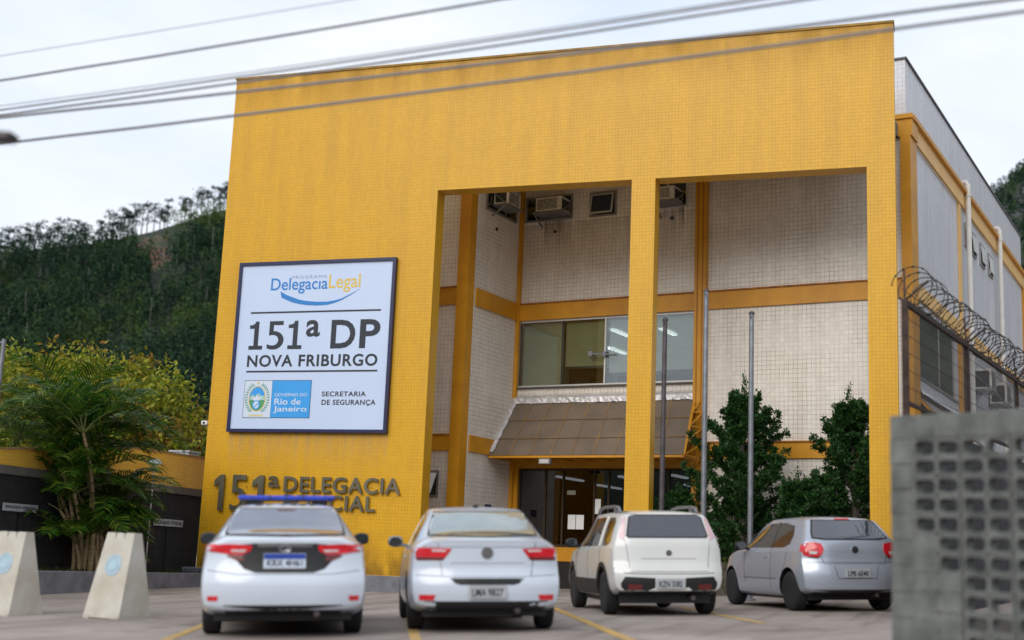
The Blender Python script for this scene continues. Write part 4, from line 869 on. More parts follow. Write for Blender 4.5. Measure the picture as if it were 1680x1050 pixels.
# -- white police saloon with blue light bar
A_ = dict(half=.888, wheel=.315, axles=(1.02, 3.70), rear=((.25, .10), (.34, .03), (.50, 0), (.64, .01), (.70, .06), (.90, .085), (1.02, .085), (1.08, .13)), rc=.22, st=(
    (0, .30, .850, .800, .93, .62, 1.00, 1.035), (.12, .27, .868, .82, .95, .64, 1.045, 1.075), (.45, .22, .886, .84, .97, .645, 1.075, 1.11), (.85, .2, .888, .84, .965, .60, 1.22, 1.26), (1.25, .2, .888, .84, .96, .555, 1.375, 1.415),
    (1.7, .2, .888, .84, .95, .555, 1.42, 1.46), (2.3, .2, .888, .84, .945, .555, 1.43, 1.475), (2.75, .2, .888, .84, .94, .545, 1.38, 1.43), (3.15, .2, .888, .84, .93, .575, 1.20, 1.25), (3.55, .2, .888, .83, .92, .64, 1.0, 1.03), (3.9, .2, .882, .82, .88, .66, .93, .96), (4.35, .22, .85, .79, .80, .62, .82, .85), (4.62, .28, .78, .70, .66, .55, .67, .69)))
c = Car('police_car', 'white police saloon with a blue light bar on its roof, under the bronze lettering', A_, white1)
c.drape([(-.545, 1.385), (.545, 1.385), (.60, 1.28), (.655, 1.10), (.64, 1.065), (0, 1.05), (-.64, 1.065), (-.655, 1.10), (-.60, 1.28)], 'rear', .006, M['black'], 'window_seal')
rg = c.drape([(-.52, 1.37), (.52, 1.37), (.575, 1.28), (.625, 1.11), (.61, 1.08), (0, 1.066), (-.61, 1.08), (-.625, 1.11), (-.575, 1.28)], 'rear', .010, mat('sky_reflection_violet_glass', (.10, .115, .165), .07, spec=1.0, coat=1.0, var=.15), 'rear_window')  # bluish sky reflection is worked into the glass colour
blk_ = [(-.60, .955), (-.30, .985), (.30, .985), (.60, .955), (.60, .885), (.50, .80), (.42, .715), (.30, .675), (-.30, .675), (-.42, .715), (-.50, .80), (-.60, .885)]
c.drape(blk_, 'rear', .004, M['black'], 'tailgate_trim')
for f_ in (lambda p_: p_, mir):
    c.drape(f_([(.34, .96), (.58, .975), (.84, .965), (.845, .90), (.70, .885), (.58, .865), (.44, .86), (.36, .90)]), 'rear', .010, M['redlamp'], 'tail_light')
    c.drape(f_([(.44, .855), (.60, .862), (.60, .845), (.50, .80), (.42, .80)]), 'rear', .008, M['darkred'], 'lower_lamp')
    c.drape(f_([(.68, .435), (.79, .435), (.79, .385), (.69, .385)]), 'rear', .008, M['redlamp'], 'reflector')
c.plate(0, .80, .44, .155, 'blue', 'KRX 4H61'); c.drape([(-.30, .985), (.30, .985), (.28, .945), (-.28, .945)], 'rear', .008, M['chrome'], 'chrome_strip')
c.drape([(-.62, .34), (.62, .34), (.60, .22), (-.60, .22)], 'rear', .006, M['black'], 'lower_bumper_trim')
c.line([(-.80, .70), (-.5, .66), (.5, .66), (.80, .70)], 'rear'); c.line([(-.62, 1.02), (-.60, .96)], 'rear'); c.line([(.62, 1.02), (.60, .96)], 'rear')
for sd_ in ('left', 'right'):
    c.drape([(.95, 1.03), (1.30, 1.30), (1.65, 1.36), (2.35, 1.365), (2.72, 1.30), (3.25, 1.01), (3.0, .985), (1.3, .99)], sd_, .006, M['carglass'], 'side_window')
    c.line([(2.12, .98), (2.12, .35)], sd_); c.line([(3.15, .95), (3.1, .4)], sd_); c.line([(1.2, .99), (1.25, .75), (1.45, .45)], sd_)
    c.drape([(2.2, .86), (2.42, .86), (2.42, .83), (2.2, .83)], sd_, .012, M['chrome'], 'door_handle')
c.drape([(-.52, 1.36), (.52, 1.36), (.66, 1.06), (-.66, 1.06)], 'front', .006, M['carglass'], 'windscreen'); common(c, 4.6); c.mirror(.965, 3.0, 1.06, 'black')
for sx_ in (-.53, .53): c.line([(sx_, 1.25), (sx_*1.0, 2.7)], 'top', r_=.006, name='roof_gap')
lb_ = thing('light_bar', 'long blue emergency light bar on the roof of the police car', 'light bar'); 
k = MB(); k.box(-.58, .58, 1.98, 2.24, 1.515, 1.565); lbm = k.build('lens', M['barblue'], lb_, bevel=.02)
k = MB(); k.box(-.56, .56, 2.0, 2.22, 1.50, 1.515); 
for sx_ in (-.40, .40): k.box(sx_-.09, sx_+.09, 2.03, 2.19, 1.455, 1.50)
for q in (-.2, .0, .2): k.box(q-.006, q+.006, 1.975, 2.245, 1.516, 1.568)
k.build('base', M['black'], lb_)
k = MB().tube([(0, 1.6, 1.46), (0, 1.55, 1.62)], .006, 5).build('aerial', M['black'], c.root)
t_ = text('67 7257', -.36, .36, 0, .12, 0, 'roof_number', M['ink'], c.root, depth=.004, bold=.02); 
for v in t_.data.vertices:
    x_, z_ = v.co.x, v.co.z; h_, n_ = c.hit(x_, 1.30+z_*1.9, 'top'); v.co = (h_.x, h_.y, h_.z+.004)
M['palelens'] = mat('pale_lens', (.62, .60, .60), .2, coat=.6)
for f_ in (lambda p_: p_, mir): c.drape(f_([(.40, .915), (.56, .915), (.56, .895), (.42, .89)]), 'rear', .014, M['palelens'], 'reversing_light')
h_, n_ = c.hit(0, .93, 'rear'); k = MB(); k.tube([(.055*math.cos(t), h_.y-.016, .925+.036*math.sin(t)) for t in np.linspace(0, 6.283, 25)], .006, 6); k.tube([(.025*math.cos(t), h_.y-.016, .93+.026*math.sin(t)) for t in np.linspace(0, 6.283, 19)], .005, 6); k.build('badge', M['chrome'], c.root)
c.drape([(-.10, 1.36), (.10, 1.36), (.10, 1.345), (-.10, 1.345)], 'rear', .014, M['darkred'], 'brake_light')
CARS = [c]
# -- white saloon, the sky's reflection coloured into its rear screen
B_ = dict(half=.875, wheel=.31, axles=(.95, 3.60), rear=((.22, .12), (.32, .03), (.46, 0), (.60, .015), (.66, .07), (.95, .075), (1.03, .06), (1.08, .12)), rc=.20, st=(
    (0, .29, .835, .795, .92, .66, 1.005, 1.045), (.12, .26, .855, .815, .94, .67, 1.04, 1.07), (.42, .22, .874, .83, .95, .66, 1.06, 1.095), (.85, .2, .875, .83, .95, .61, 1.20, 1.245), (1.3, .2, .875, .83, .945, .57, 1.36, 1.40),
    (1.75, .2, .875, .83, .94, .565, 1.415, 1.455), (2.3, .2, .875, .83, .935, .565, 1.425, 1.47), (2.75, .2, .875, .83, .93, .55, 1.37, 1.42), (3.1, .2, .875, .83, .92, .575, 1.20, 1.25), (3.45, .2, .872, .82, .91, .64, 1.0, 1.03), (3.8, .2, .865, .81, .88, .66, .93, .96), (4.2, .22, .84, .78, .8, .62, .82, .85), (4.48, .28, .77, .7, .66, .55, .67, .69)))
d_ = Car('saloon_car', 'white saloon with a rear screen coloured pale for reflected sky and a round badge, second from the left', B_, white3)
d_.drape([(-.545, 1.38), (.545, 1.38), (.62, 1.2), (.65, 1.08), (0, 1.055), (-.65, 1.08), (-.62, 1.2)], 'rear', .006, M['black'], 'window_seal'); d_.drape([(-.525, 1.365), (.525, 1.365), (.595, 1.2), (.625, 1.09), (0, 1.068), (-.625, 1.09), (-.595, 1.2)], 'rear', .010, mat('sky_reflection_green_glass', (.17, .23, .235), .10, spec=1.0, coat=1.0, var=.25, scale=2), 'rear_window')  # pale base colour carries the sky reflected in the screen
for f_ in (lambda p_: p_, mir):
    d_.drape(f_([(.40, .93), (.80, .945), (.835, .90), (.80, .835), (.47, .835)]), 'rear', .010, M['redlamp'], 'tail_light'); d_.drape(f_([(.47, .832), (.80, .832), (.79, .80), (.50, .80)]), 'rear', .007, M['darkred'], 'lower_lamp')
    d_.drape(f_([(.58, .42), (.76, .42), (.76, .36), (.60, .36)]), 'rear', .008, M['redlamp'], 'reflector')
rgx = MB()
h_, n_ = d_.hit(0, .885, 'rear')
rgx.lathe([(.058, -.008), (.066, -.008), (.066, .01), (.058, .01)], 24, (0, h_.y-.006, .885), 'y'); em = rgx.build('badge', M['chrome'], d_.root)
k = MB(); yb = h_.y-.012
for a, b_ in (((-.028, .05), (0, -.005)), ((.028, .05), (0, -.005)), ((-.05, .02), (-.018, -.05)), ((-.018, -.05), (0, -.012)), ((0, -.012), (.018, -.05)), ((.018, -.05), (.05, .02))): k.bar((a[0], yb, .885+a[1]), (b_[0], yb, .885+b_[1]), .010, .006, up=(0, 1, 0))
k.build('badge_letters', M['chrome'], em); MB().lathe([(.057, 0), (.057, .006)], 20, (0, h_.y-.008, .885), 'y').build('badge_ground', M['darksteel'], em)
d_.drape([(-.42, .60), (.42, .60), (.36, .545), (.30, .53), (-.30, .53), (-.36, .545)], 'rear', .005, M['black'], 'plate_recess'); d_.plate(0, .455, .42, .14, 'grey', 'LMA 9B27')
d_.drape([(-.70, .35), (.70, .35), (.66, .22), (-.66, .22)], 'rear', .006, M['black'], 'lower_bumper_trim'); d_.line([(-.56, 1.0), (-.50, .62), (.50, .62), (.56, 1.0)], 'rear'); d_.line([(-.86, .64), (-.5, .625)], 'rear'); d_.line([(.86, .64), (.5, .625)], 'rear')
for sd_ in ('left', 'right'):
    d_.drape([(.95, 1.03), (1.35, 1.29), (1.7, 1.355), (2.35, 1.36), (2.70, 1.30), (3.2, 1.01), (2.95, .98), (1.3, .985)], sd_, .006, M['carglass'], 'side_window'); d_.line([(2.05, 1.36), (2.05, .98)], sd_, 'pipe', .012, 'door_pillar')
    d_.line([(2.05, .98), (2.05, .35)], sd_); d_.line([(3.1, .95), (3.05, .4)], sd_); d_.line([(1.15, .99), (1.2, .75), (1.4, .45)], sd_); d_.drape([(2.15, .86), (2.37, .86), (2.37, .83), (2.15, .83)], sd_, .012, white3, 'door_handle')
d_.drape([(-.52, 1.35), (.52, 1.35), (.66, 1.06), (-.66, 1.06)], 'front', .006, M['carglass'], 'windscreen'); common(d_, 4.4); d_.mirror(.955, 2.95, 1.03, 'greysteel'); MB().box(-.03, .03, 1.55, 1.68, 1.445, 1.475).build('roof_aerial', M['black'], d_.root, bevel=.008)
for f_ in (lambda p_: p_, mir): d_.drape(f_([(.46, .915), (.62, .92), (.62, .90), (.47, .895)]), 'rear', .014, M['palelens'], 'reversing_light')
d_.line([(-.80, .955), (-.40, .945), (.40, .945), (.80, .955)], 'rear', r_=.003); d_.line([(.42, .77), (-.42, .77)], 'rear', r_=.003)
CARS.append(d_)
# -- white estate with roof rails
E_ = dict(half=.825, wheel=.315, axles=(.80, 3.25), rear=((.28, .10), (.36, .03), (.50, 0), (.66, .02), (.72, .06), (1.02, .09), (1.10, .12), (1.42, .27), (1.50, .36)), rc=.14, rp=4, st=(
    (0, .36, .785, .77, .96, .60, 1.40, 1.45), (.12, .33, .805, .785, .97, .61, 1.42, 1.475), (.5, .27, .825, .80, .97, .62, 1.435, 1.495), (1.4, .24, .825, .80, .965, .625, 1.45, 1.52), (2.1, .24, .825, .80, .955, .615, 1.44, 1.515), (2.5, .24, .825, .80, .945, .59, 1.36, 1.44), (2.85, .24, .825, .80, .935, .60, 1.18, 1.24), (3.15, .24, .822, .79, .92, .62, 1.0, 1.04), (3.5, .24, .81, .77, .89, .62, .93, .97), (3.9, .26, .79, .74, .82, .58, .84, .88), (4.15, .32, .73, .66, .7, .52, .71, .74)))
e_ = Car('estate_car', 'white estate car with dark roof rails and tall lamps beside its rear window', E_, white2)
e_.drape([(-.53, 1.425), (.53, 1.425), (.60, 1.12), (.57, 1.09), (-.57, 1.09), (-.60, 1.12)], 'rear', .006, M['black'], 'window_seal'); e_.drape([(-.51, 1.41), (.51, 1.41), (.575, 1.13), (.55, 1.105), (-.55, 1.105), (-.575, 1.13)], 'rear', .010, mat('dark_violet_car_glass', (.028, .028, .04), .06, spec=1.0, coat=1.0, var=.1), 'rear_window')
MB().box(-.36, -.22, .24, .25, 1.17, 1.33)
for f_ in (lambda p_: p_, mir):
    e_.drape(f_([(.575, 1.395), (.625, 1.37), (.70, 1.10), (.635, 1.06), (.615, 1.12)]), 'rear', .010, M['paleredlamp'], 'tail_light')
    e_.drape(f_([(.22, .53), (.64, .55), (.70, .46), (.68, .36), (.30, .34), (.22, .40)]), 'rear', .006, M['black'], 'bumper_insert'); e_.drape(f_([(.40, .44), (.60, .45), (.60, .37), (.42, .37)]), 'rear', .012, M['darkred'], 'fog_lamp')
e_.plate(0, .455, .40, .135, 'grey', 'KZN 3382'); e_.drape([(-.70, .34), (.70, .34), (.66, .27), (-.66, .27)], 'rear', .006, M['black'], 'lower_bumper_trim')
e_.line([(-.62, 1.06), (-.56, .62), (.56, .62), (.62, 1.06)], 'rear'); h_, n_ = e_.hit(0, .88, 'rear'); MB().lathe([(.04, 0), (.045, .006), (.045, .012)], 18, (0, h_.y-.012, .88), 'y').build('badge', M['chrome'], e_.root)
MB().bar((.05, .30, 1.10), (-.28, .23, 1.14), .018, .02).build('wiper', M['black'], e_.root)
for sd_, sg_ in (('left', -1), ('right', 1)):
    e_.drape([(.42, 1.03), (.50, 1.33), (.60, 1.385), (1.4, 1.405), (2.1, 1.395), (2.45, 1.31), (2.95, 1.0), (2.7, .985), (.6, .985)], sd_, .006, M['carglass'], 'side_window')
    for y_ in (1.05, 1.88): e_.line([(y_, 1.41), (y_, .98)], sd_, 'pipe' if y_ == 1.05 else 'black', .03 if y_ == 1.05 else .018, 'door_pillar')
    e_.line([(1.9, .98), (1.9, .35)], sd_); e_.line([(2.85, .95), (2.8, .4)], sd_); e_.line([(1.0, .99), (1.02, .75), (1.2, .45)], sd_)
    e_.drape([(1.16, .50), (2.85, .50), (2.85, .28), (1.16, .28)], sd_, .008, M['black'], 'sill_cladding')
    for ax in E_['axles']:
        ri, ro = .36, .43; e_.drape_arc = None
        k = MB(); V = []; n = 20
        for i in range(n+1):
            t = -.15+(math.pi+.3)*i/n
            for r_ in (ri, ro):
                y_, z_ = ax+r_*math.cos(t), .325+r_*math.sin(t); h_, n_ = e_.hit(y_, max(z_, .30), sd_); V.append(h_+Vector((sg_*.012, 0, 0)))
        k.add(V, [(2*i, 2*i+1, 2*i+3, 2*i+2) for i in range(n)], True); k.build('wheel_arch_trim', M['black'], e_.root)
    k = MB(); xr = sg_*.575; k.tube([(xr, .62, 1.46), (xr, .72, 1.535), (xr, 1.0, 1.56), (xr, 1.7, 1.57), (xr, 2.05, 1.55), (xr, 2.2, 1.46)], .024, 8); k.box(xr-.02, xr+.02, .9, .98, 1.47, 1.56); k.build('roof_rail', M['greysteel'], e_.root)
e_.drape([(-.52, 1.37), (.52, 1.37), (.64, 1.07), (-.64, 1.07)], 'front', .006, M['carglass'], 'windscreen'); common(e_, 4.1); e_.mirror(.93, 2.7, 1.04, 'black')
e_.line([(-.66, .60), (-.4, .59), (.4, .59), (.66, .60)], 'rear', r_=.005); e_.line([(-.40, .80), (.40, .80)], 'rear', r_=.003)
CARS.append(e_)
# -- silver hatchback
H_ = dict(half=.828, wheel=.30, axles=(.72, 3.18), rear=((.26, .10), (.34, .03), (.48, 0), (.66, .01), (.72, .06), (.95, .075), (1.08, .13), (1.38, .46), (1.46, .60)), rc=.20, rp=3.2, st=(
    (0, .31, .80, .775, .93, .575, 1.36, 1.42), (.12, .28, .815, .785, .935, .58, 1.375, 1.435), (.5, .22, .828, .79, .935, .575, 1.385, 1.445), (1.2, .2, .828, .79, .93, .575, 1.40, 1.46), (1.8, .2, .828, .79, .925, .565, 1.395, 1.46), (2.2, .2, .828, .79, .92, .545, 1.33, 1.40), (2.55, .2, .828, .79, .915, .57, 1.16, 1.22), (2.9, .2, .825, .78, .905, .62, .99, 1.02), (3.2, .2, .82, .77, .88, .63, .92, .95), (3.6, .22, .80, .74, .8, .58, .82, .85), (3.88, .28, .74, .67, .66, .52, .67, .69)))
g_ = Car('hatchback_car', 'silver hatchback with rounded red lamps parked beside the block wall', H_, silver)
g_.drape([(-.51, 1.385), (.51, 1.385), (.60, 1.20), (.63, 1.10), (.45, 1.075), (-.45, 1.075), (-.63, 1.10), (-.60, 1.20)], 'rear', .006, M['black'], 'window_seal'); g_.drape([(-.49, 1.37), (.49, 1.37), (.575, 1.20), (.60, 1.11), (.43, 1.09), (-.43, 1.09), (-.60, 1.11), (-.575, 1.20)], 'rear', .010, mat('blue_black_car_glass', (.03, .033, .05), .05, spec=1.0, coat=1.0, var=.1), 'rear_window')
for f_ in (lambda p_: p_, mir):
    g_.drape(f_([(.52, 1.02), (.66, 1.04), (.78, 1.01), (.80, .92), (.76, .84), (.60, .82), (.52, .86), (.49, .94)]), 'rear', .016, M['redlamp'], 'tail_light'); g_.drape(f_([(.54, .835), (.74, .84), (.70, .81), (.58, .80)]), 'rear', .010, M['darkred'], 'lower_lamp')
g_.drape([(-.12, 1.405), (.12, 1.405), (.12, 1.385), (-.12, 1.385)], 'rear', .014, M['redlamp'], 'brake_light'); g_.plate(0, .58, .40, .13, 'grey', 'LPB 6E40')
g_.drape([(-.34, .685), (.34, .685), (.30, .505), (-.30, .505)], 'rear', .004, silver, 'plate_recess'); g_.line([(-.36, .69), (-.31, .50), (.31, .50), (.36, .69)], 'rear', r_=.005); g_.line([(-.60, 1.06), (-.50, .72), (.50, .72), (.60, 1.06)], 'rear'); g_.line([(-.80, .74), (.8, .74)], 'rear')
g_.drape([(-.66, .33), (.66, .33), (.62, .23), (-.62, .23)], 'rear', .006, M['black'], 'lower_bumper_trim'); h_, n_ = g_.hit(0, .93, 'rear'); MB().lathe([(.045, 0), (.055, .004), (.055, .014)], 20, (0, h_.y-.014, .93), 'y').build('badge', M['chrome'], g_.root)
for sd_ in ('left', 'right'):
    g_.drape([(.75, 1.02), (.72, 1.16), (.82, 1.30), (1.2, 1.35), (1.8, 1.345), (2.15, 1.27), (2.65, .985), (2.4, .965), (.95, .965)], sd_, .006, M['carglass'], 'side_window'); g_.line([(1.42, 1.36), (1.42, .96)], sd_, 'black', .02, 'door_pillar')
    g_.line([(1.42, .96), (1.42, .33)], sd_); g_.line([(2.55, .95), (2.5, .4)], sd_); g_.line([(.78, .95), (.85, .7), (1.05, .45)], sd_); g_.drape([(1.5, .84), (1.7, .84), (1.7, .81), (1.5, .81)], sd_, .012, silver, 'door_handle')
g_.drape([(-.5, 1.34), (.5, 1.34), (.64, 1.05), (-.64, 1.05)], 'front', .006, M['carglass'], 'windscreen'); common(g_, 3.8); g_.mirror(.93, 2.4, 1.0, 'black'); MB().box(-.03, .03, .75, .85, 1.44, 1.465).build('roof_aerial', M['black'], g_.root, bevel=.008)
for f_ in (lambda p_: p_, mir): g_.drape(f_([(.58, .90), (.70, .91), (.69, .865), (.60, .86)]), 'rear', .022, M['palelens'], 'reversing_light')
MB().bar((0, .32, 1.10), (-.30, .40, 1.17), .018, .02).build('wiper', M['black'], g_.root); g_.line([(.35, .62), (.52, .62), (.52, .78), (.35, .78), (.35, .62)], 'right'); g_.line([(1.2, .48), (2.55, .48)], 'left', r_=.005); g_.line([(1.2, .48), (2.55, .48)], 'right', r_=.005)
CARS.append(g_)
for c_, (x, y, a) in zip(CARS, ((10.0, -14.44, 28.0), (11.72, -12.88, 25.0), (12.90, -8.45, 26.0), (15.32, -6.2, 30.0))): c_.place(x, y, R(a))
lb_.matrix_world = CARS[0].root.matrix_world

# ------------------------------------------------------------------ plants
def branch_mesh(MBo, p0, d0, length, r0, bend, n=7, rr=random):
    pts = [Vector(p0)]; d = Vector(d0).normalized()
    for i in range(n): d = (d+Vector((rr.uniform(-1, 1), rr.uniform(-1, 1), rr.uniform(-1, 1)))*.12+Vector(bend)*.12).normalized(); pts.append(pts[-1]+d*length/n)
    MBo.tube(pts, [r0*(1-.8*i/n) for i in range(n+1)], 6); return pts
# areca palm clump
pm = thing('palm_clump', 'clump of areca palms with many stems and arching fronds before the dark wall', 'palm', (-.12, -3.75, .2))
pr = random.Random(4); LEAF = leaf_mat('palm_leaf', [(.010, .042, .006), (.025, .085, .008), (.060, .14, .012), (.17, .21, .022)], .42, trans=.35)
stems = []
for i in range(21):
    az = pr.uniform(0, 6.28); lean = pr.uniform(.04, .34); h = pr.uniform(.35, 1.9) if i > 6 else pr.uniform(2.1, 2.95); b = Vector((pr.uniform(-.25, .25), pr.uniform(-.45, .45), 0))
    pts = [b+Vector((math.cos(az)*lean*h*(t**1.5)-.12*h*t*t, math.sin(az)*lean*h*(t**1.5)-.30*h*t*t, h*t)) for t in np.linspace(0, 1, 9)]; stems.append((pts, az, h))
for si, (pts, az, h) in enumerate(stems):
    MB().tube(pts, [.048, .044, .042, .04, .038, .036, .036, .034, .028], 7).build('stem', M['palmstem'], pm)
    V = []; F = []; rc = MB(); top = pts[-1]; nf = pr.randint(5, 7)
    for k in range(nf):
        fa = az*.3+k*2.4+pr.uniform(-.4, .4); el = pr.uniform(.55, 1.4); ln = pr.uniform(1.2, 1.9)*(.8+.1*h); d = Vector((math.cos(fa)*math.cos(el), math.sin(fa)*math.cos(el), math.sin(el))); q = top.copy(); rp_ = [q.copy()]; n = 30; out_d = Vector((math.cos(fa), math.sin(fa), 0))
        for i in range(n):
            d = (d+Vector((0, 0, -1))*(.018+.062*(i/n))+out_d*.014).normalized(); q = q+d*ln/n; rp_.append(q.copy())
            if i > 4:
                u = (i-4)/(n-4); ll = .60*math.sin(math.pi*(.12+.83*u))**.7*ln/1.4; sd = d.cross(Vector((0, 0, 1)));
                if sd.length < .1: sd = Vector((-math.sin(fa), math.cos(fa), 0))
                sd.normalize(); up = sd.cross(d)
                for sg2 in (-1, 1):
                    for hh in (0,):
                        ld = (sd*sg2*1.0+d*(.75+.3*u)+up*pr.uniform(.15, .5)).normalized(); b0 = q-d*(ln/n)*hh; wv = d*.025
                        m1 = b0+ld*ll*.5; m2 = b0+ld*ll*.9+Vector((0, 0, -1))*ll*pr.uniform(.12, .3); i0 = len(V)
                        V += [b0-wv*.5, b0+wv*.5, m1+wv, m1-wv, m2+wv*.3, m2-wv*.3]; F += [(i0, i0+1, i0+2, i0+3), (i0+3, i0+2, i0+4, i0+5)]
        rc.tube(rp_[::3], [.014*(1-.08*i) for i in range(len(rp_[::3]))], 5)
    fr = np_mesh('fronds', [tuple(v) for v in V], F, LEAF, pm); rc.build('frond_rib', mat('frond_rib', (.12, .13, .03), .5) if si == 0 else bpy.data.materials['frond_rib'], fr)
# a smaller reddish bromeliad-like tuft at the palm's foot
# broadleaf tree behind the boundary wall
def broad_tree(label, base, cen, rad, nclump, nleaf, lsize, m, seed, trunk_r=.16):
    o = thing('broadleaf_tree', label, 'tree', base); r2 = np.random.default_rng(seed); rr = random.Random(seed); tb = MB(); cen = Vector(cen)-Vector(base)
    fork = Vector((cen.x*.5, cen.y*.5, cen.z*.45)); tb.tube([(0, 0, 0), tuple(fork*.5+Vector((.08, 0, 0))), tuple(fork)], [trunk_r*1.3, trunk_r, trunk_r*.85], 9)
    cl = []
    for i in range(nclump):
        v = r2.normal(size=3); v /= np.linalg.norm(v); q = r2.uniform(.35, 1.0)**.5*(1+.16*math.sin(5*v[0]+2*v[2]+seed)*math.cos(4*v[1])); cl.append(np.array(cen)+v*np.array(rad)*q)
    for i in range(0, nclump, max(1, nclump//22)):
        e = Vector(cl[i]); m_ = fork.lerp(e, .5)+Vector((0, 0, .2)); tb.tube([tuple(fork), tuple(m_), tuple(e)], [trunk_r*.5, trunk_r*.28, .015], 6)
    tb.build('trunk', M['bark'], o); P = np.concatenate([c_+r2.normal(size=(nleaf, 3))*np.array([.34, .34, .22])*r2.uniform(.7, 1.25) for c_ in cl]); V, F = leaf_cloud(P, lsize, .55, r=r2); np_mesh('crown', V, F, m, o); return o
broad_tree('large round tree with yellow green and rusty leaves behind the yellow wall', (-8.2, 4.6, -.3), (-7.9, 4.6, 3.2), (4.7, 4.0, 3.2), 800, 80, .16, leaf_mat('autumn_leaf', [(.08, .12, .008), (.17, .23, .012), (.30, .33, .02), (.38, .32, .03)], .5, patch=(.24, .10, .012), pscale=.8, trans=.3), 3)
broad_tree('darker leafy tree half hidden at the far left edge behind the palm', (-12.8, 2.2, -.3), (-12.4, 2.2, 3.4), (3.0, 2.8, 2.6), 200, 50, .17, leaf_mat('green_leaf', [(.03, .05, .006), (.06, .09, .010), (.11, .13, .02)], .5, trans=.3), 9)
# upswept junipers in front of the right bay
JUN = leaf_mat('juniper_needle', [(.006, .026, .006), (.012, .050, .010), (.024, .085, .014), (.045, .12, .02)], .55, trans=.12)
def juniper(name, label, base, h, rad, seed, nb=46, lean=(0, 0), grp=None):
    o = thing(name, label, 'shrub' if h < 2.6 else 'tree', base, 0, grp); rr = random.Random(seed); r2 = np.random.default_rng(seed); tb = MB(); tp_ = Vector((lean[0], lean[1], h*.93))
    tr_ = [Vector((0, 0, 0)).lerp(tp_, t)+Vector((math.sin(t*5+seed)*.05, math.cos(t*4)*.05, 0)) for t in np.linspace(0, 1, 9)]; tb.tube(tr_, [.10-.085*i/8 for i in range(9)], 7); P = []; U = []
    for i in range(nb):
        t = .03+.90*(i/nb)**.9; b = Vector((0, 0, 0)).lerp(tp_, t); az = i*2.4+rr.uniform(-.6, .6); w_ = rad*(1.0-t)**.85*1.12*rr.choice((.45, .6, .8, .95, 1.1, 1.3)); el = rr.uniform(.35, .85)
        d = Vector((math.cos(az)*math.cos(el), math.sin(az)*math.cos(el)*.85, math.sin(el))); pts = branch_mesh(tb, b, d, max(w_, .25)*1.15, .022, (0, 0, .5), 7, rr)
        for j in range(2, 8):
            dr = (pts[j]-pts[j-1]).normalized()
            for _ in range(4 if j < 7 else 2):
                sd = Vector((rr.gauss(0, 1), rr.gauss(0, 1), rr.gauss(0, .5)+.35)).normalized(); ll = rr.uniform(.08, .24)*(1.25-.1*j); gd = (dr*.8+sd).normalized()
                for q_ in range(3):
                    c_ = pts[j]+gd*ll*(q_+.6)/2.4; n_ = 15; P.append(np.array(c_)+r2.normal(size=(n_, 3))*.030*(1.3-.25*q_)); U.append(np.tile(np.array(gd)*1.3, (n_, 1)))
    for j in range(6):
        c_ = np.array(tp_)+np.array([0, 0, -.35+.11*j]); P.append(c_+r2.normal(size=(26, 3))*np.array([.085-.011*j, .085-.011*j, .08])); U.append(np.tile([0, 0, 1.0], (26, 1)))
    P = np.concatenate(P); U = np.concatenate(U); V, F = leaf_cloud(P, .075, .45, up=U, r=r2); tb.build('trunk', M['bark'], o); np_mesh('crown', V, F, JUN, o); return o
juniper('juniper_tree', 'tall dark green juniper behind the rightmost flagpole', (12.42, 1.55, .33), 4.75, 1.75, 2, 60); juniper('juniper_tree', 'dark green juniper against the right leg of the yellow screen', (14.75, 1.6, .42), 4.45, 1.5, 5, 56, lean=(-.1, 0))
juniper('juniper_shrub', 'low juniper filling the gap between the two tall ones', (13.60, 1.35, .38), 2.55, 1.0, 8, 40); juniper('juniper_shrub', 'low dark shrub beside the canopy end and first flagpole', (11.05, 1.35, .27), 2.3, 1.0, 12, 36); juniper('juniper_shrub', 'dark shrub at the foot of the right screen leg', (13.95, 1.3, .38), 1.9, .9, 15, 34)
hg = thing('clipped_hedge', 'low yellow green clipped hedge between the estate car and the hatchback', 'hedge', (12.4, .95, .3)); r2 = np.random.default_rng(21)
P = r2.uniform((-1.6, -.28, .05), (2.2, .28, .82), size=(5200, 3)); V, F = leaf_cloud(P, .07, .6, r=r2); np_mesh('leaves', V, F, leaf_mat('hedge_leaf', [(.04, .07, .008), (.08, .11, .012), (.14, .16, .02)], .5), hg); box_obj('twigs', M['bark'], hg, -1.55, 2.15, -.2, .2, -.05, .7)
gr = r2.uniform((AX+.05, -13, .23), (.36, 1.0, .25), size=(2600, 3)); V, F = leaf_cloud(gr, .11, .25, up=np.tile([0, 0, 1.1], (2600, 1)), r=r2); tag(np_mesh('ground_cover', V, F, leaf_mat('ground_cover_leaf', [(.02, .03, .006), (.04, .06, .01)], .6), None), kind='stuff')
gx_ = np.stack([r2.normal(15.95, .12, 260), r2.normal(-15.95, .12, 260), np.full(260, .06)], 1); V, F = leaf_cloud(gx_, .16, .18, up=np.tile([0, 0, 1.2], (260, 1)), r=r2); tag(np_mesh('grass_tuft', V, F, leaf_mat('grass_leaf', [(.03, .06, .01), (.06, .10, .015)], .6), None), 'green grass tuft at the foot of the block wall', 'grass')

sv = [(16.35, -15.75), (18.9, -17.05), (24, -6), (16.6, -6)]
tag(np_mesh('added_dark_ground', [(x, y, G(x, y)+.006) for x, y in sv], [(0, 1, 2, 3)], M['soil']), kind='structure')  # dark sheet added behind the vent wall so its holes look dark
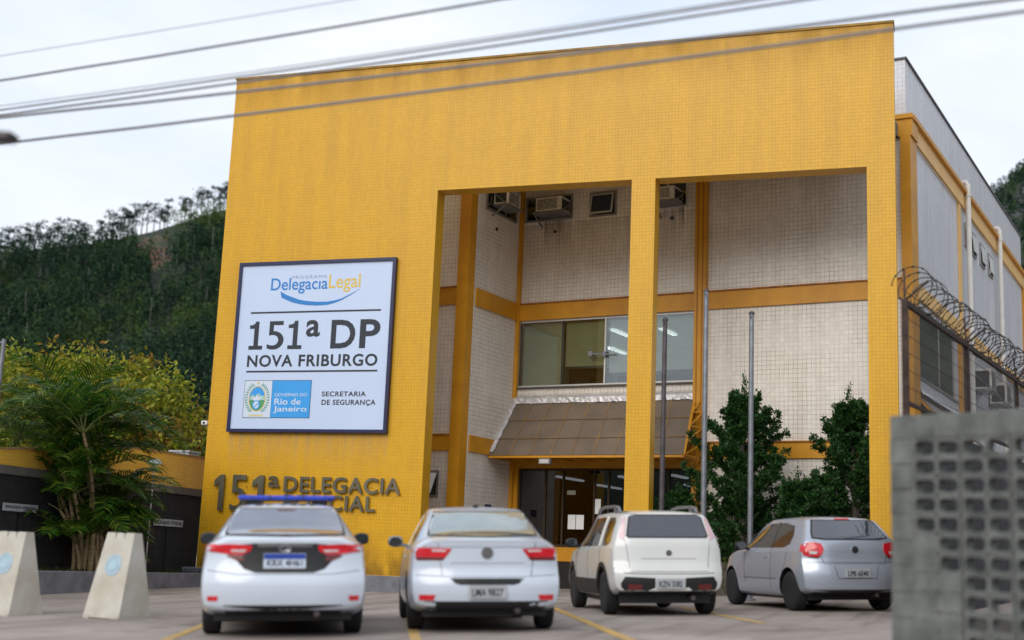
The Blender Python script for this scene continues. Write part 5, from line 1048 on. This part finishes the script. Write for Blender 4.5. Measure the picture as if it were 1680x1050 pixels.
# ------------------------------------------------------------------ hills
az_t = np.array([-180, -150, -120, -95, -75, -60, -50, -45, -40.7, -38.9, -37.06, -35.91, -34.75, -33.86, -31.85, -28, -20, -8, 0, 2.1, 3.29, 5, 9, 16, 28, 45, 70, 100, 130, 160, 180.])
el_t = np.array([.12, .15, .10, .12, .14, .16, .17, .195, .2085, .216, .2235, .2300, .237, .244, .260, .27, .25, .24, .265, .287, .307, .335, .37, .36, .28, .2, .14, .12, .14, .11, .12])
def rdist(az): return 780+260*np.clip((az+20)/25, 0, 1)-160*np.clip((np.abs(az)-100)/50, 0, 1)
def bumps(x, y, s, seed):
    r3 = np.random.default_rng(seed); o = 0
    for k in range(6): f_ = (1.7**k)/s; a, b_, p_ = r3.uniform(0, 6.28, 3); o = o+np.sin(f_*(x*math.cos(a)+y*math.sin(a))*6.28+p_)*np.sin(f_*(-x*math.sin(a)+y*math.cos(a))*5.1+b_)/1.6**k
    return o
def hill(az, u):
    """az degrees, u 0..1 from the foot to the ridge, then beyond"""
    rd = rdist(az); r_ = 230+(rd-230)*u; a = np.radians(az); x = CAM.x+r_*np.sin(a); y = CAM.y+r_*np.cos(a)
    e = np.interp(az, az_t, el_t)*rd+CAM.z; prof = np.where(u <= 1, np.clip(u, 0, 1)**1.25*(1.0), 1-(u-1)*1.2); z = e*prof+bumps(x, y, 230, 1)*9*np.clip(u*1.5, 0, 1)*np.clip((1.0-u)*3, 0, 1)
    return x, y, z-1.5*(u < .02)
azs = np.concatenate([np.arange(-180, -48, 3.), np.arange(-48, -26, .35), np.arange(-26, 0, 2.), np.arange(0, 10, .35), np.arange(10, 180.1, 3.)]); us = np.concatenate([np.linspace(0, 1, 34), [1.15, 1.4, 1.8]])
AZ, U_ = np.meshgrid(azs, us); X, Y, Z = hill(AZ, U_); nA = len(azs)
F = [(j*nA+i, j*nA+i+1, (j+1)*nA+i+1, (j+1)*nA+i) for j in range(len(us)-1) for i in range(nA-1)]
hm = mat('hill_undergrowth', (.026, .044, .014), .95, scale=.03, c2=(.007, .014, .008), detail=9)
hobj = tag(np_mesh('hills', np.stack([X, Y, Z], -1).reshape(-1, 3), F, hm, None, True), kind='structure')
# bare red soil and rock patches on the slope
def patch(name, az, u, ra, ru, m, seed):
    r3 = random.Random(seed); V = []; n = 26
    xs_, ys_, zs_ = hill(np.array([az]), np.array([u])); V.append((xs_[0], ys_[0], zs_[0]+1.6))
    for q in (.5, 1):
        for k in range(n):
            t = 6.283*k/n; j = q*(1+r3.uniform(-.3, .25)); x_, y_, z_ = hill(np.array([az+ra*j*math.cos(t)]), np.array([u+ru*j*math.sin(t)])); V.append((x_[0], y_[0], z_[0]+(1.6 if q == .5 else .4)))
    F = [(0, 1+k, 1+(k+1) % n, 0) for k in range(n)]
    me = bpy.data.meshes.new(name); me.from_pydata(V, [], [(0, 1+k, 1+(k+1) % n) for k in range(n)]+[(1+k, 1+n+k, 1+n+(k+1) % n, 1+(k+1) % n) for k in range(n)]); return tag(link_mesh(name, me, m), kind='structure')
soil = mat('bare_red_soil', (.125, .056, .036), .95, scale=.05, c2=(.028, .042, .016), detail=10); rock = mat('hill_rock', (.10, .092, .10), .95, scale=.08, c2=(.04, .042, .045), detail=9)
AZP = lambda px: math.degrees(math.atan2(px-840, 2141.07))-18.7
BARE = [(-34.75, .90, .75, .055, soil), (-34.15, .79, .48, .075, soil), (-34.25, .83, .25, .03, rock), (-32.3, .82, .35, .03, soil), (-38.3, .40, .55, .02, rock), (-37.2, .43, .3, .015, rock)]
for i, (a, u, ra, ru, m) in enumerate(BARE): patch('bare_slope', a, u, ra, ru, m, i)
GREEN = [(-33.5, .86, 1.1, .06), (-33.2, .76, .8, .05), (-36.0, .44, 1.2, .05), (-33.8, .45, 1.2, .05)]
patch('rock_face', 3.3, .80, 1.3, .12, rock, 33)
# the wood on the slopes: trees too many and too far to count
def wood(name, n, a0, a1, u0, u1, seed, m, hh=(6, 11), leaves=80, ls=.72):
    r3 = np.random.default_rng(seed); az = r3.uniform(a0, a1, n); u = r3.uniform(u0, u1, n)**.8
    keep = np.ones(n, bool)
    for a, uu, ra, ru, _ in BARE: keep &= (((az-a)/ra)**2+((u-uu)/ru)**2 > .8)&((np.abs(az-a) > ra*.85)|(u > uu)|(u < uu-2.6*ru))
    for a, uu, ra, ru in GREEN: keep &= (((az-a)/ra)**2+((u-uu)/ru)**2 > 1)|(r3.uniform(size=n) < .25)
    az, u = az[keep], u[keep]; x, y, z = hill(az, u); n = len(az); h = r3.uniform(*hh, n); w_ = h*r3.uniform(.15, .27, n)
    k = leaves; d = r3.normal(size=(n, k, 3)); d /= np.linalg.norm(d, axis=2)[..., None]; d *= r3.uniform(.4, 1, (n, k, 1))**.5
    d[..., :2] *= np.clip(1.05-.55*d[..., 2:], .4, 1.5); P = np.stack([x, y, z+h*.62], -1)[:, None]+d*np.stack([w_, w_, h*.40], -1)[:, None]; V, F = leaf_cloud(P.reshape(-1, 3), ls, .8, r=r3); o = np_mesh(name, V, F, m); tag(o, kind='stuff'); at = o.data.attributes.new('tree_tint', 'FLOAT', 'POINT'); at.data.foreach_set('value', np.repeat(r3.uniform(0, 1, n), k*4)); return x, y, z, h
wm = leaf_mat('hill_forest_leaf', [(.004, .013, .010), (.010, .029, .018), (.026, .060, .028), (.075, .125, .040)], .7, patch=(.075, .12, .024), pscale=.012, trans=.1, spec=.1)
_t = wm.node_tree; _a = _t.nodes.new('ShaderNodeAttribute'); _a.attribute_name = 'tree_tint'
_r = [q for q in _t.nodes if q.type == 'VALTORGB' and len(q.color_ramp.elements) > 2][0]; _m = _t.nodes.new('ShaderNodeMath'); _m.operation = 'MULTIPLY_ADD'; _m.inputs[1].default_value = .75; _g = [q for q in _t.nodes if q.type == 'NEW_GEOMETRY'][0]; _m2 = _t.nodes.new('ShaderNodeMath'); _m2.operation = 'MULTIPLY'; _m2.inputs[1].default_value = .25
_t.links.new(_g.outputs['Random Per Island'], _m2.inputs[0]); _t.links.new(_m2.outputs[0], _m.inputs[2]); _t.links.new(_a.outputs['Fac'], _m.inputs[0]); _t.links.new(_m.outputs[0], _r.inputs[0])
x_, y_, z_, h_ = wood('hillside_forest', 4600, -47, -28, .06, .90, 5, wm, (9, 20), 84, .95); wood('far_hillside_forest', 900, .8, 8, .3, .97, 6, wm, (8, 15), 50, 1.3)
k = MB(); rr = random.Random(3)
for i in rr.sample(range(len(x_)), 420):
    if -46 < math.degrees(math.atan2(x_[i]-CAM.x, y_[i]-CAM.y)) < -30: k.tube([(x_[i]-1.2, y_[i]-2.4, z_[i]-1), (x_[i]-1.2+rr.uniform(-.3, .3), y_[i]-2.5, z_[i]+h_[i]*.8)], [.22, .12], 4, False)
tag(k.build('pale_forest_trunks', mat('pale_trunk', (.16, .16, .14), .9)), kind='stuff')
# tall ridge trees, one by one
RL = leaf_mat('ridge_tree_leaf', [(.010, .024, .018), (.016, .036, .024), (.026, .05, .03)], .7, trans=.15, spec=.1); tm = mat('ridge_trunk', (.05, .05, .045), .9); rr = random.Random(17); az = -41.6
while az < -31.2:
    x, y, z = hill(np.array([az]), np.array([1.0+rr.uniform(-.02, .01)])); h = rr.uniform(13, 20)*(1.05 if az > -36 else 1); r3 = np.random.default_rng(int((az+60)*1000))
    o = thing('ridge_tree', 'thin tall tree with layered crown standing on the hill ridge against the sky', 'tree', (float(x[0]), float(y[0]), float(z[0])-.8), 0, 'trees along the hill ridge'); tb = MB(); ln = rr.uniform(-.9, .9); tb.tube([(0, 0, 0), (ln*.4, 0, h*.5), (ln, 0, h*.95)], [.34, .26, .12], 5); P = []
    for q in range(rr.randint(6, 9)):
        t = rr.uniform(.42, 1.0) if q else 1.0; a = rr.uniform(0, 6.28); l_ = rr.uniform(.5, 1.5)*(1.45-t*.65)*h/9; c_ = np.array([ln*t+l_*math.cos(a), l_*math.sin(a), h*t]); tb.tube([(ln*t*.9, 0, h*(t-.13)), tuple(c_)], [.12, .06], 4); P.append(c_+r3.normal(size=(26, 3))*np.array([.62, .62, .2])*h/9)
    V, F = leaf_cloud(np.concatenate(P), 1.0, .75, r=r3); tb.build('trunk', tm, o); np_mesh('crown', V, F, RL, o); az += rr.uniform(.10, .30)*(1 if rr.random() > .12 else 2.2)
